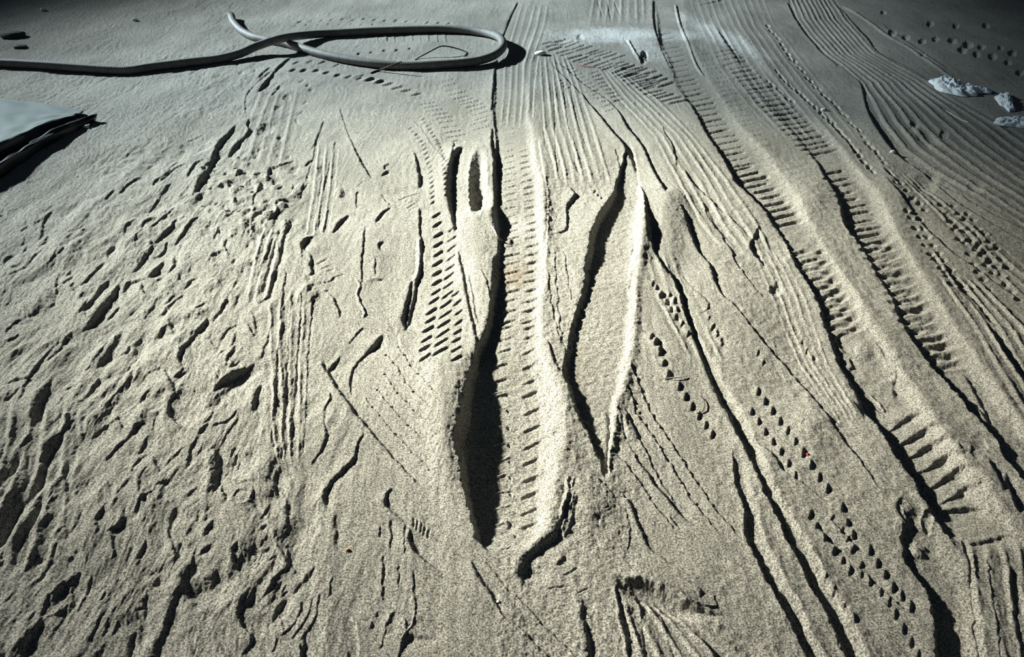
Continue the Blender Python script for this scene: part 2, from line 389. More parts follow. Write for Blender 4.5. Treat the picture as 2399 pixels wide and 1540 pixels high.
S(6,[(1490,545),(1484,565),(1480,590)])
S(8,[(1776,535,12),(1768,558,8),(1758,572,8),(1762,590,12),(1775,608,10),(1792,624,7)],gain=1.1)
E(1806,588,40,30,20,k=.12,rim=.5,flat=6)
S(12,[(1850,596,6),(1858,612,12)],)
E(1818,680,12,14,30,k=.8)
S(4,[(1600,645),(1625,680),(1655,705),(1660,725),(1640,735)])
# torn grainy chunks beside the line
K([(1528,668),(1545,695),(1568,720),(1590,760)],18,22,(4,-16),11,1.2,jit=.35)
K([(1545,690),(1570,700),(1585,735)],20,22,(4,-16),9,1.2,jit=.35,kind='R')
K([(1526,792),(1542,818),(1556,850),(1572,880)],22,26,(8,-22),15,1.1,jit=.3)
K([(1536,800),(1556,842)],24,26,(6,-20),12,1,jit=.2)
K([(1592,905),(1606,928),(1622,950),(1638,972),(1655,995),(1672,1018)],27,27,(6,-24),10,1.0,jit=.08,gain=1.3)
K([(1598,765),(1620,800)],24,24,(6,-16),10,1,jit=.2)
K([(1668,770),(1682,790),(1695,812)],22,24,(5,-14),9,1,jit=.2)
K([(1662,745),(1690,800)],20,20,(5,-12),7,1,jit=.3)
# the corn of small marks right of the big rut
K([(1776,915),(1810,960),(1845,1008),(1885,1065),(1923,1120),(1945,1150)],28,36,(4,-22),10,1.15,jit=.06,gain=1.4)
K([(1762,962),(1795,1010),(1835,1063),(1868,1118)],28,34,(3,-20),9,1.1,jit=.06,gain=1.4)
K([(1880,800),(1896,830),(1915,850)],24,24,(4,-16),7,1,jit=.2)
K([(1776,830),(1800,870)],24,24,(4,-16),7,1,jit=.2)
S(9,[(1768,1028,5),(1790,1046,9),(1815,1070,16),(1830,1096,12),(1850,1112,9),(1880,1130,6),(1905,1148,5),(1935,1172,5),(1970,1182,5)])
K([(1975,1190),(1990,1225),(2010,1270)],32,34,(2,-26),14,1.0,jit=.25,gain=1.2)
K([(1900,1205),(1922,1245),(1948,1275),(1972,1305),(1998,1345),(2015,1360)],32,34,(8,-26),13,1.1,jit=.3,gain=1.1)
K([(1952,1215),(1975,1240),(2000,1290),(2020,1320)],30,34,(10,-18),10,1.1,jit=.35)
S(8,[(1915,1228,6),(1935,1255,14),(1955,1278,16),(1975,1292,8)])
S(7,[(1948,1215),(1962,1232),(1985,1258),(2002,1275),(2012,1290)])
K([(2040,1290),(2062,1325),(2085,1355),(2100,1385),(2125,1405),(2145,1430)],32,34,(4,-30),14,1.1,jit=.2,gain=1.2)
K([(2020,1340),(2050,1370),(2078,1398),(2105,1430)],30,34,(6,-26),12,1.1,jit=.3)
S(7,[(2030,1335),(2052,1368),(2080,1388),(2105,1415),(2122,1428)],wob=3)
K([(1935,1355),(1960,1400),(1990,1440),(2022,1478)],40,44,(4,-24),11,1.1,jit=.25)
K([(2100,1440),(2130,1490),(2155,1540)],36,40,(4,-34),14,1.1,jit=.2)
# lines on the flat tongue right of the centre
for w,pts in [(5,[(1478,852),(1484,872),(1494,890),(1504,915),(1514,942),(1526,968),(1545,995),(1562,1018),(1580,1048),(1598,1072),(1620,1105),(1628,1122),(1650,1148),(1658,1168),(1682,1198),(1705,1228),(1735,1262)]),
              (5,[(1468,905),(1476,920),(1484,942),(1490,966),(1508,990),(1530,1020),(1548,1048),(1560,1070),(1578,1092),(1592,1120),(1612,1150),(1618,1165),(1645,1198),(1665,1225),(1690,1250)]),
              (5,[(1498,1030),(1512,1052),(1522,1068),(1530,1090),(1545,1118),(1560,1140),(1572,1160),(1585,1178)]),
              (6,[(1442,1066),(1462,1082),(1478,1100),(1492,1122),(1504,1138),(1518,1158),(1534,1182),(1560,1215),(1580,1238)]),
              (4,[(1470,1040),(1486,1062),(1494,1085)])]:
    S(w,pts,wob=1.4,gain=1.2)
K([(1494,890),(1545,995),(1620,1105),(1682,1198)],30,33,(3,-6),6,1,gain=1.4)
K([(1484,942),(1530,1020),(1592,1120),(1645,1198)],30,33,(3,-6),6,1,gain=1.4)
S(13,[(1485,1068,5),(1500,1090,8),(1520,1110,14),(1540,1140,16),(1568,1172,18),(1592,1202,16),(1612,1220,6)],gain=1.1)
S(8,[(1565,1205,5),(1582,1225,10),(1598,1242,5)])
S(8,[(1448,958,3),(1456,985,6),(1462,1015,10),(1468,1034,8)],gain=1.0)
S(10,[(1462,958,3),(1478,985,8),(1490,1010,14),(1498,1035,12)],gain=1.2)
R(18,[(1456,965),(1468,1000),(1480,1034)],.22)
S(10,[(1420,958,10),(1426,985,16),(1424,1020,18),(1425,1045,22),(1420,1070,14),(1415,1090,8)],reach=.9)
S(7,[(1350,952,9),(1362,972,7),(1380,988,6),(1402,1002,5)])
S(7,[(1382,1035,5),(1400,1062,9),(1412,1082,8)])
S(4,[(1400,1120),(1425,1145),(1445,1175)])
S(10,[(1456,1150,5),(1475,1175,12),(1488,1205,12),(1500,1235,14),(1512,1265,12),(1525,1288,10),(1552,1308,14),(1590,1332,10),(1640,1352,6)],reach=1.8)
S(4,[(1462,1190),(1474,1230),(1476,1270),(1470,1290)])
# crest of drawn-up sand running to the lower right, with its dark flank
S(24,[(1436,1346,6),(1465,1356,20),(1510,1368,36),(1555,1392,40),(1605,1418,40),(1650,1436,26),(1690,1450,10)],reach=1.5,gain=1.1,sg=1,edge=.16)
G(46,[(1440,1362,14),(1480,1378,38),(1530,1402,48),(1585,1430,46),(1640,1450,20)],.32)
S(20,[(1640,1452,8),(1700,1476,22),(1760,1500,22),(1830,1540,14)],gain=.5,sg=1)
R(8,[(1518,1352),(1545,1372),(1580,1392),(1615,1414),(1650,1424),(1680,1424)],.5)
S(8,[(1590,1355,4),(1620,1372,8),(1642,1388,12),(1640,1405,9)])
S(5,[(1672,1395),(1676,1410),(1686,1420)])
R(9,[(1438,1375),(1446,1405),(1452,1450),(1462,1490),(1472,1560)],.28)
S(5,[(1440,1368,4),(1448,1400,7),(1456,1440,7),(1468,1490,9),(1475,1545,7)])
S(6,[(1490,1400),(1500,1430),(1505,1470),(1510,1545)])
S(6,[(1545,1430),(1556,1462),(1565,1500),(1578,1545)])
S(14,[(1620,1482,8),(1640,1500,16),(1665,1530,22),(1690,1580,22)])
S(20,[(1640,1470,10),(1700,1500,24),(1760,1545,30),(1800,1580,20)],gain=.5)
S(5,[(1730,1300),(1762,1320),(1800,1350)],gain=.6)
S(30,[(1362,1402,16),(1364,1430,24),(1370,1470,30),(1378,1510,32),(1388,1590,34)],reach=.9,gain=.9)
E(1378,1415,14,20,0,k=.4)
# scoop at the end of the centre rut
S(26,[(1340,1150,8),(1328,1185,18),(1315,1225,22),(1298,1255,26),(1262,1282,30),(1232,1305,30),(1222,1340,34),(1228,1375,20)],reach=1.1,gain=.8)
S(12,[(1350,1165,6),(1345,1200,10),(1335,1235,12),(1322,1262,14)])
S(9,[(1328,1300,12),(1315,1312,12),(1300,1322,8)])
K([(1330,1130),(1320,1200),(1318,1240)],26,26,(-8,34),10,1,kind='R',jit=.3)
K([(1345,1140),(1338,1210)],30,30,(-6,26),9,1,kind='S',jit=.3)
G(5,[(1318,1346),(1338,1340),(1356,1328)]); G(6,[(1282,1378),(1304,1376),(1320,1372)]); G(4,[(1352,1390),(1380,1378)])
S(8,[(1166,1200,6),(1190,1200,8),(1192,1225,10)]); S(7,[(1178,1242,7),(1200,1236,9),(1206,1255,7)]); S(5,[(1170,1288),(1190,1280),(1200,1268)])
E(1395,1278,14,8,-40,k=.4)
E(1250,1345,32,28,0,k=.25)
# twin grooves running out to the lower edge
S(5,[(1112,1290,3),(1150,1332,4),(1195,1385,6),(1235,1422,7),(1280,1472,8),(1330,1520,8),(1370,1570,8)])
S(14,[(1100,1312,5),(1118,1345,16),(1140,1380,20),(1162,1412,18),(1180,1440,8),(1205,1460,7),(1235,1490,9),(1275,1530,12),(1310,1575,12)])
E(1185,1420,16,60,-40,k=-.3,rim=0)
# flat tongue left of the centre rut with its pin-pricked lines
S(13,[(752,845,6),(764,868,14),(780,892,14),(805,930,16),(832,968,16),(860,1002,14),(892,1040,12),(920,1070,11),(948,1100,9),(985,1142,5)],gain=1.1,wob=1.5)
S(9,[(762,872,6),(775,860,10),(790,845,7),(797,832,3)])
S(13,[(898,780,5),(884,795,14),(872,812,18),(858,826,8),(838,845,6),(824,870,7),(818,895,7),(822,925,4)],gain=1.0)
S(4,[(850,765),(832,785),(818,800),(815,806)])
for pts in [[(933,810),(945,830),(958,852),(978,880),(998,905),(1016,930)],
            [(905,828),(920,845),(934,870),(950,895),(968,918),(986,940),(1005,965)],
            [(902,878),(912,892),(925,915),(940,932),(960,955),(978,975),(1000,1000)],
            [(884,912),(895,928),(910,948),(930,970),(950,995),(972,1015),(990,1040)],
            [(860,930),(862,940),(880,962),(900,986),(918,1010),(942,1032),(960,1055),(984,1078),(1008,1105)]]:
    S(3.4,pts,gain=1.2,wob=.8)
    K(pts,28,30,(2,-4),6.5,1,kind='G',gain=1.5)
S(7,[(932,780),(935,800),(938,815)],up=True)
S(8,[(770,920),(776,935),(765,950),(758,968)])
S(10,[(757,965,3),(760,1000,8),(764,1025,14),(756,1050,12),(742,1070,6),(728,1086,4)],gain=.9)
G(22,[(800,950),(790,985),(775,1015)],.12)
S(14,[(852,1020,5),(838,1042,7),(832,1070,12),(820,1088,16),(795,1108,18),(775,1130,20),(762,1155,22),(762,1180,20),(768,1192,8)],reach=1.2,gain=1.0)
S(11,[(918,1140,4),(906,1155,8),(902,1175,14),(914,1195,14),(930,1208,10),(950,1218,5)],gain=1.1)
S(18,[(958,1238,5),(962,1265,18),(975,1290,24),(995,1312,22),(1020,1332,12),(1040,1345,6)],reach=1.2)
E(1000,1265,34,40,-30,k=.12,rim=.3)
K([(968,1225),(985,1235),(1005,1250)],10,12,(3,-26),6,1,kind='G',gain=.8)
for a,b in [((914,1215),(912,1285)),((947,1228),(945,1300)),((892,1300),(896,1350)),((930,1316),(934,1382)),((964,1338),(969,1395)),((895,1340),(894,1410)),((970,1395),(976,1440)),((890,1230),(888,1260))]:
    S(6,[a,((a[0]+b[0])/2+2,(a[1]+b[1])/2),b],wob=1)
S(5,[(785,1200,14),(786,1240,18),(788,1290,12)],gain=.5)
S(5,[(905,1452),(902,1475),(900,1500),(890,1520)]); S(5,[(938,1440),(948,1455),(952,1480),(950,1500)]); S(5,[(925,1435),(912,1445),(906,1465)])
E(925,1458,16,26,12,k=.3,rim=.6); S(8,[(885,1430),(880,1450)]); S(8,[(872,1455),(868,1475)])
R(6,[(972,1430),(965,1460),(945,1490),(938,1520)],.3)
S(26,[(1022,1500,6),(995,1493,18),(968,1488,26),(950,1500,28),(937,1525,16),(932,1560,14)],reach=1.4,gain=.7)
E(985,1478,50,26,0,k=.3,rim=.2)
S(6,[(822,1440,5),(833,1475,9),(838,1520,9),(840,1560,9)],up=True)
S(6,[(600,1170,5),(622,1220,9),(640,1260,10),(652,1310,8)],up=True,gain=.6)
# --- the toothed tread left of the centre
K([(985,272),(1005,300),(1030,345),(1050,395)],9,11,(9,-5),3.4,1.5,jit=.1)
K([(960,300),(985,330),(1000,370),(1010,420),(1013,480)],10,13,(10,-7),3.6,1.5,jit=.1)
K([(1025,330),(1036,370),(1042,420),(1046,470)],10,13,(9,-7),4,1.4,jit=.1)
S(3,[(968,282),(990,305),(1008,335),(1030,362),(1048,390)],gain=.8)
K([(1022,508),(1026,560),(1024,620),(1020,680),(1008,740),(998,800),(996,850)],21,24,(24,-14),6.5,1.4,jit=.08,gain=1.4)
K([(1060,540),(1055,600),(1050,660),(1044,720),(1036,780),(1030,830)],21,24,(22,-14),4.5,1.8,jit=.08,gain=1.3)
K([(1066,690),(1075,735),(1070,790),(1068,850)],22,24,(22,-14),6.5,1.2,jit=.1,gain=1.3)
S(10,[(972,360,4),(979,395,10),(984,425,14),(982,445,8)],gain=1.0)
S(7,[(983,490),(983,530),(986,560),(984,590)]); S(6,[(984,600),(982,640),(972,668)])
S(10,[(964,655,5),(958,690,13),(950,720,15),(944,750,18),(950,772,8)],gain=1.1)
S(8,[(976,650,5),(970,690,11),(962,730,10),(955,760,7)],gain=1.1)
R(11,[(984,560),(982,610),(978,640),(965,660)],.3)
# --- middle left: odd prints
S(3.5,[(795,252,3),(806,290,3),(822,330,4),(838,365,7),(852,392,8),(870,420,5)])
G(3,[(870,422),(850,430),(836,442)]); S(5,[(838,450),(834,470),(836,490)])
S(4,[(757,285),(745,320),(730,350)],gain=.8); S(3,[(785,330),(778,360),(768,400),(752,470),(744,540)],gain=1)
S(3.5,[(755,410),(748,450),(742,500),(738,540)]); S(3.5,[(772,420),(768,470),(764,510),(758,545)])
S(3,[(740,330),(730,380),(712,430),(700,470)])
S(6,[(893,415,3),(905,405,9),(918,402,4)]); S(5,[(900,400),(902,390),(912,384)])
S(3.5,[(932,472),(952,464),(985,455)]); S(4,[(892,458),(902,472),(914,485)]); S(6,[(914,488,4),(895,505,8),(878,525,7)])
K([(945,478),(960,485),(970,492)],9,9,(26,-14),3,1)
S(8,[(818,503,4),(802,515,12),(788,530,12),(778,545,5)])
S(9,[(735,552,4),(716,562,12),(706,575,12),(716,590,5),(730,602,6),(728,622,13),(732,640,9),(724,650,10)],gain=1.0)
S(10,[(724,668),(725,690)]); E(722,655,6,8,0,k=.8)
S(5,[(765,605),(748,615),(738,622)],gain=.8); K([(760,625),(775,640)],12,12,(26,-12),4,1)
S(4,[(805,640),(785,648),(770,660),(745,665)]); S(5,[(772,680),(758,684)])
S(8,[(770,688,4),(780,700,9),(792,722,10),(796,745,5)],gain=.9)
S(5,[(854,530,3),(852,560,6),(848,600,6),(846,640,6),(848,665,3)])
R(7,[(832,652),(844,668),(836,690),(842,710),(854,730),(850,745)],.35)
S(3,[(836,690),(848,712),(860,740)])
S(5,[(900,565,4),(887,574,8),(894,590,4)]); E(918,622,22,26,20,k=.16,rim=.1); S(10,[(870,652,6),(882,654,12),(898,652,6)],up=False)
S(4,[(878,600),(878,640)]); S(11,[(985,600,5),(975,635,14),(960,650,8)],up=True,gain=.6)
S(4,[(905,740),(912,765),(925,775)],gain=.6)
S(7,[(690,472,5),(662,470,12),(646,480,10),(652,492,7),(640,508,9),(628,520,6)]); E(604,535,12,14,20,k=.6); E(677,525,9,10,0,k=.6)
S(6,[(690,375,3),(660,388,7),(634,394,9),(628,410,9),(632,422,4)],gain=1.1)
S(5,[(735,374),(722,382),(714,392)])
# parallel ribs of a ribbed tyre
for w,pts in [(5,[(638,755),(628,800),(612,845)]),(6,[(662,760),(652,830),(646,900),(640,980),(636,1040)]),(6,[(684,690),(678,780),(674,850),(668,930),(664,1000),(658,1080)]),
              (5,[(708,690),(702,770),(696,850),(690,930),(684,1030)]),(5,[(732,700),(726,780),(720,850),(718,920),(714,1000),(708,1070)]),
              (6,[(675,525),(664,560),(655,610),(640,660),(628,700),(605,718)]),(5,[(655,540),(640,590),(625,640),(612,690)]),(4,[(640,560),(620,610),(600,660)]),
              (5,[(670,640),(662,700),(658,755)])]:
    S(w,pts,gain=1.0,reach=1.4)
# rows of lug marks around the hose
K([(700,54),(830,46),(950,48),(1070,56)],25,25,(11,-5),4.5,1)
K([(690,62),(780,58),(880,56)],26,26,(9,-4),4,1)
K([(838,126),(900,119),(962,113)],30,30,(8,-6),6,1)
K([(692,148),(740,146),(790,152)],31,31,(20,-8),5.5,1,gain=1.2)
K([(683,166),(735,165),(790,176),(845,182),(900,190)],27,25,(18,-8),7,1.1,gain=1.2)
K([(840,178),(880,190),(915,200),(950,212),(985,222)],24,22,(30,-9),6,1,gain=1.2)
K([(1000,240),(1040,275),(1070,320)],13,13,(44,-8),4.5,1.1)
K([(1045,190),(1080,225),(1120,255),(1125,300)],13,11,(42,-9),4,1.1)
K([(885,85),(930,83),(975,84),(1020,86),(1060,90)],20,20,(4,24),3.5,1,gain=.8)
K([(1280,100),(1340,130),(1420,155),(1480,175),(1530,200)],14,18,(36,-12),5,1.3,jit=.25,gain=1.1)
K([(1310,95),(1380,118),(1450,135)],15,17,(36,-12),5,1.2,jit=.25)
K([(1440,150),(1510,170),(1570,205)],15,18,(40,-12),6,1.2,jit=.2,gain=1.1)
K([(1470,175),(1530,215),(1590,240)],14,16,(46,-12),6,1.1,jit=.2,gain=1.1)
K([(1330,155),(1372,192),(1400,222),(1430,260)],10,12,(22,-5),3.5,1.2)
K([(1390,170),(1420,205),(1455,240)],10,12,(24,-6),4.5,1.2)
K([(1312,190),(1330,210)],8,8,(14,-5),4,1)
# soft transverse bars in the far tracks
K([(1560,80),(1600,170),(1650,250),(1700,330),(1745,390)],11,17,(44,-8),6,1.6,jit=.15,kind='G',gain=.6)
K([(1640,120),(1700,210),(1750,290),(1790,350)],12,15,(36,-6),3.5,1.3,jit=.25,gain=.7)
K([(1745,390),(1810,460),(1860,530)],17,22,(56,-12),10,1.2,jit=.2,kind='G',gain=.7)
K([(1878,590),(1930,680),(1975,770)],23,26,(60,-14),14,1.2,jit=.15,kind='G',gain=.5)
K([(1925,590),(1965,680),(2010,770)],23,26,(30,-12),15,1.2,jit=.2,kind='G',gain=.55)
K([(1700,120),(1790,220),(1860,290),(1930,360)],12,17,(56,-10),7,1.5,jit=.15,kind='G',gain=.6)
K([(1950,400),(2005,480),(2050,560)],18,21,(60,-10),10,1.2,jit=.2,kind='G',gain=.7)
K([(2020,545),(2075,630),(2128,720),(2180,800),(2225,860)],22,28,(64,-16),14,1.3,jit=.15,kind='G',gain=.5)
K([(2070,560),(2112,640),(2160,720),(2212,800),(2248,850)],22,28,(34,-14),16,1.2,jit=.2,kind='G',gain=.55)
S(26,[(2085,1002,4),(2110,985,12),(2140,965,16),(2165,962,6)],gain=.8)
for (a,b) in [(2110,1030),(2132,1062),(2160,1094),(2186,1128),(2212,1165)]:
    S(14,[(a-22,b+8,3),(a+12,b-4,10),(a+40,b-20,20),(a+62,b-34,22),(a+98,b-30,12),(a+118,b-18,5)],gain=.95,reach=1.3)
S(16,[(2200,1190,6),(2235,1185,18),(2290,1180,14),(2330,1200,6)]); S(14,[(2270,1275,5),(2310,1262,14),(2360,1250,10),(2395,1262,6)])
S(30,[(2130,1140,16),(2170,1170,34),(2200,1190,22)],gain=.6)
E(2140,1200,22,40,-20,k=.5,rim=.3); E(2175,1222,12,26,0,k=.9,rim=.5); E(2120,1215,18,50,0,k=-.35,rim=0)
E(2150,1285,16,16,0,k=-.6,rim=0)
S(16,[(2115,1165,8),(2100,1190,16),(2115,1220,22),(2136,1240,10)])
K([(2095,420),(2075,400),(2060,380)],30,30,(10,14),8,1)
for pts,w in [([(2255,1260),(2270,1320),(2280,1400),(2285,1460),(2300,1560)],8),([(2315,1310),(2322,1380),(2335,1460),(2345,1560)],8),([(2365,1330),(2372,1400),(2385,1480),(2395,1560)],8),([(2280,1300),(2284,1360)],6)]:
    S(w,pts,wob=2,gain=.9)
# prints inside the second large track
S(12,[(1955,780,8),(1968,805,14),(1985,820,8)]); S(9,[(1995,772),(1970,778),(1955,795)],gain=.8); S(10,[(1992,830),(1998,850),(1990,862)]); E(2025,815,22,24,0,k=-.3,rim=0)
S(8,[(2050,800),(2065,815),(2075,835)]); S(12,[(2095,860),(2100,880),(2092,900)],gain=.7); S(14,[(2095,900),(2100,925)],gain=.7); R(7,[(2040,915),(2060,935),(2078,955)],.4)
S(7,[(1975,905,4),(2010,925,8),(2045,945,6),(2080,965,4)]); S(18,[(1990,935,8),(2005,955,26),(2030,985,18)],gain=.7)
S(12,[(2260,870),(2280,905),(2300,940),(2325,985)],gain=1.0); S(9,[(2220,915),(2260,935),(2290,950),(2320,985),(2340,1010)])
S(18,[(2315,1075,6),(2325,1100,20),(2345,1140,22),(2350,1165,8)]); S(18,[(2355,1110,6),(2362,1140,22),(2380,1190,20),(2390,1210,8)]); S(6,[(2245,1040),(2250,1060)],gain=.8); E(2290,1050,16,30,10,k=.25,rim=.5)
# --- far right
S(8,[(1996,176,3),(2018,190,5),(2022,215,6),(2030,250,8),(2045,285,14),(2062,315,18),(2085,345,16),(2118,375,12),(2150,395,8),(2200,428,6),(2250,455,5),(2310,495,5),(2410,545,7)],gain=1.1)
S(7,[(2076,420,5),(2110,460,8),(2140,500,9),(2175,540,9),(2225,585,8),(2280,620,8),(2335,660,8),(2399,705,8),(2470,750,8)],gain=1.0)
S(7,[(2195,430,6),(2240,470,9),(2300,510,8),(2350,540,7),(2420,580,7)],gain=.8)
S(8,[(2185,580,3),(2210,615,8),(2240,670,14),(2265,705,10),(2290,740,9),(2320,775,14),(2355,830,24),(2380,870,26),(2420,920,22)],gain=1.0)
S(9,[(2225,640,3),(2255,680,7),(2285,705,9),(2320,750,10),(2360,770,9),(2420,790,9)])
B([(-40,1830,1945),(0,1845,1960),(45,1862,1990),(90,1895,2030),(125,1930,2062),(150,1962,2110),(190,2010,2185),(230,2028,2252),(285,2048,2350),(345,2090,2440),(395,2155,2520),(455,2255,2600),(545,2400,2700),(620,2520,2800)],11,2.6,soft=.03)
B([(-40,1592,1790),(60,1625,1830),(150,1668,1905),(250,1740,1990),(340,1830,2050)],13,1.0,seed=1)
B([(120,1258,1330),(200,1256,1370),(300,1256,1410),(400,1284,1440),(440,1290,1450)],8,1.6,seed=2)
B([(0,1212,1300),(60,1195,1290),(150,1170,1260),(300,1160,1250)],6,1.2,seed=3)
B([(150,1390,1440),(220,1430,1540),(320,1520,1640),(420,1570,1720),(520,1620,1790),(600,1690,1830)],7,1.6,seed=4)
B([(570,1742,1835),(700,1795,1905),(850,1862,1950),(1000,1965,2030)],6,.9,seed=5)
B([(640,2180,2300),(760,2260,2420),(900,2330,2520),(1050,2420,2600)],6,2.6,seed=6)
B([(330,735,800),(450,720,790),(560,700,770)],4,1.6,seed=7)
B([(700,610,735),(850,615,725),(1000,625,718),(1090,640,712)],5,1.6,seed=8)
B([(520,600,690),(620,575,665),(720,560,640)],4,2.0,seed=9)
B([(200,600,720),(300,560,700),(400,520,680)],6,1.2,seed=10)
B([(1390,1440,1560),(1460,1450,1640),(1600,1470,1780)],6,2.2,seed=11)
B([(1260,2240,2420),(1400,2255,2440),(1600,2290,2480)],5,1.5,seed=12)
B([(-40,1380,1520),(0,1375,1525),(60,1365,1530)],9,1.4,seed=13)
B([(400,2090,2130),(500,2180,2260),(600,2270,2380),(700,2380,2500)],4,2.0,seed=14)
B([(600,1500,1590),(700,1520,1640),(850,1600,1720)],5,1.2,seed=15)
B([(950,0,200),(1100,-40,190),(1350,-160,120)],5,4.0,seed=16)
S(7,[(1960,10,5),(1990,45,6),(2030,90,9),(2060,125,8),(2110,150,6),(2180,190,6),(2250,230,5)],gain=.8)
R(9,[(1975,15),(2025,45),(2080,85),(2130,115),(2180,150),(2240,190)],.3)
S(6,[(1845,5),(1862,40),(1885,75),(1925,120),(1965,155)],gain=.9)
# left edge lines of the far fan of tracks
S(4,[(1530,0,5),(1532,60,6),(1543,100,4),(1560,140,3),(1572,165,3)])
R(6,[(1582,10),(1592,55),(1610,100),(1630,150),(1650,180)],.35)
for pts in [[(1400,0),(1412,40)],[(1422,0),(1432,45)],[(1440,5),(1455,40)],[(1460,90),(1480,115)],[(1560,420),(1610,470),(1660,540)]]:
    G(4,pts,.22)
S(4,[(1640,10),(1665,5),(1700,-5)])
K([(1800,60),(1850,130),(1900,190),(1960,250),(2010,310),(2060,370),(2100,430)],13,17,(7,7),6,1.4,kind='G',gain=1.4,jit=.4)
K([(1820,170),(1880,225),(1940,280),(2000,350),(2050,410)],13,17,(6,7),6,1.4,kind='G',gain=1.4,jit=.4)
K([(1925,260),(1985,330),(2040,395)],13,16,(6,7),6,1.4,kind='G',gain=1.4,jit=.4)
K([(1800,190),(1860,240)],14,16,(6,7),6,1.4,kind='G',gain=1.2,jit=.4)
for x0,y0,x1,y1 in [(2122,500,2240,680),(2140,500,2262,680),(2160,540,2215,640),(2110,430,2180,510),(2205,480,2330,640),(2235,480,2360,660),(2225,520,2330,690),(2265,500,2375,640),(2275,560,2390,700)]:
    K([(x0,y0),(x1,y1)],21,24,(7,-8),12,1.1,kind='G',gain=.95,jit=.45)
E(2170,430,26,20,0,k=.3); E(2285,440,18,14,0,k=.3)
E(2185,410,16,14,0,k=.25); E(2142,292,10,8,0,k=.8); E(2175,325,24,12,20,k=.6); E(2212,315,10,9,0,k=.7)
for x,y,r in [(2090,78,9),(2122,88,8),(2160,98,8),(2192,92,7),(2232,95,9),(2268,105,11),(2255,118,10),(2300,110,8),(2288,128,8),(2326,132,9),(2345,112,7),(2372,124,9),(2362,145,8),(2070,30,6),(2180,55,8),(2310,60,8),(2240,60,7),(2390,170,9),(2160,130,6)]:
    E(x,y,r,r*.75,0,k=.9,rim=.3)
S(5,[(2070,60,3),(2100,80,6),(2150,115,5),(2220,165,4)],gain=.8)
E(1508,135,9,14,10,k=.9); E(1360,88,8,6,0,k=.6)
S(6,[(1505,118,4),(1512,130,10),(1515,145,8)]); R(6,[(1470,95),(1485,120),(1502,148)],.4)
# --- far left
S(10,[(553,292,4),(535,315,12),(512,340,15),(500,368,16),(486,398,15),(470,425,14),(456,452,12),(450,465,4)],gain=1.15)
S(8,[(586,278,6),(578,295,9),(584,308,10),(562,332,11),(545,348,12),(534,366,8)],gain=1.1)
S(5,[(680,135,4),(660,155,8),(645,168,7),(628,188,5),(610,208,8),(604,215,3)]); S(5,[(632,160),(618,172),(605,185)]); S(4,[(655,198),(645,212),(635,224)])
S(4,[(641,165,3),(618,180,5),(598,200,3),(580,215,4),(573,235,3),(575,268,4)])
S(4,[(640,175,3),(620,195,5),(612,205,4)])
for x,y,rx,ry in [(558,150,5,4),(565,172,7,4),(598,168,5,3),(673,228,9,7),(652,253,9,5),(704,265,9,4),(697,285,4,8),(715,240,6,4),(707,190,8,3),(720,200,6,4),(730,210,8,4),(622,305,22,12),(656,325,6,6),(612,350,10,5),(652,366,8,5),(674,370,5,5),
                  (615,438,6,6),(645,430,6,5),(585,545,6,6)]:
    E(x,y,rx,ry,-25,k=.8,rim=.3)
S(5,[(428,386),(405,398),(388,412),(375,425)]); S(4,[(476,316),(455,324),(436,330)],gain=1)
S(6,[(492,372,3),(462,380,6),(448,398,9),(436,418,5)]); S(5,[(420,375),(402,390),(392,405),(372,420),(355,436)])
S(5,[(338,415,3),(318,422,6),(300,436,7),(280,455,5)]); S(6,[(268,448),(254,460),(246,472)])
S(6,[(400,428,5),(385,445,8),(372,465,5)]); S(5,[(372,465),(362,478),(345,498)]); S(6,[(350,498),(344,508)])
S(7,[(412,485,4),(392,502,7),(370,522,7),(352,535,5)]); S(9,[(414,512,5),(404,530,10),(388,545,13),(372,560,9),(360,572,7)],gain=1.1)
S(8,[(360,572,5),(348,588,9),(338,602,9),(322,622,8),(308,638,5)],gain=1.1)
S(8,[(466,510,5),(450,520,9),(438,535,9),(424,552,8),(408,572,6)])
S(5,[(530,560,3),(524,575,7),(532,590,7),(540,598,3)]); E(496,531,13,8,-10,k=.8); E(514,541,5,6,0,k=.8); E(606,536,14,12,0,k=.5); E(548,612,7,7,0,k=.7); E(592,622,7,6,0,k=.7)
S(6,[(274,572,4),(260,580,8),(250,596,8),(254,606,4)]); S(6,[(122,496,4),(108,512,9),(100,530,6),(98,550,7),(90,562,3)]); S(6,[(152,580,4),(144,592,8),(138,600,4)]); S(6,[(200,540),(190,548)])
S(5,[(62,576),(52,595)]); E(64,530,10,9,0,k=.5); S(5,[(102,585),(80,600),(60,625),(20,645)]); E(5,500,10,8,0,k=.6)
S(12,[(384,606,5),(372,625,14),(362,640,18),(348,652,10)],gain=1.1)
S(14,[(348,652,5),(318,655,12),(296,662,14),(288,678,14),(296,692,8)],gain=.8); S(10,[(330,660,6),(334,680,12),(344,690,10),(358,694,5)])
S(12,[(255,652,5),(240,668,14),(226,690,14),(214,708,16),(198,725,12),(184,740,6)],gain=1.1)
S(20,[(278,662,6),(264,685,22),(246,710,26),(230,735,28),(212,762,18),(190,780,6)],gain=1.1,reach=1.2)
S(7,[(244,612,4),(222,635,9),(200,660,8),(185,672,5)]); E(178,674,10,9,-20,k=.7); E(205,694,16,12,-20,k=.6)
S(9,[(390,700,4),(396,688,9),(412,690,5)],gain=.7); S(8,[(430,690,5),(410,705,7),(380,735,12),(366,742,5)],gain=.9); S(6,[(410,690),(385,715)]); S(7,[(276,712,4),(266,728,9),(250,745,9)])
S(5,[(418,638,4),(420,650,6),(418,660,4)]); S(7,[(418,652,4),(428,660,8),(438,662,4)]); S(7,[(510,660),(522,672)]); S(6,[(532,705),(525,720),(514,745)]); S(6,[(485,712),(470,722),(462,730)])
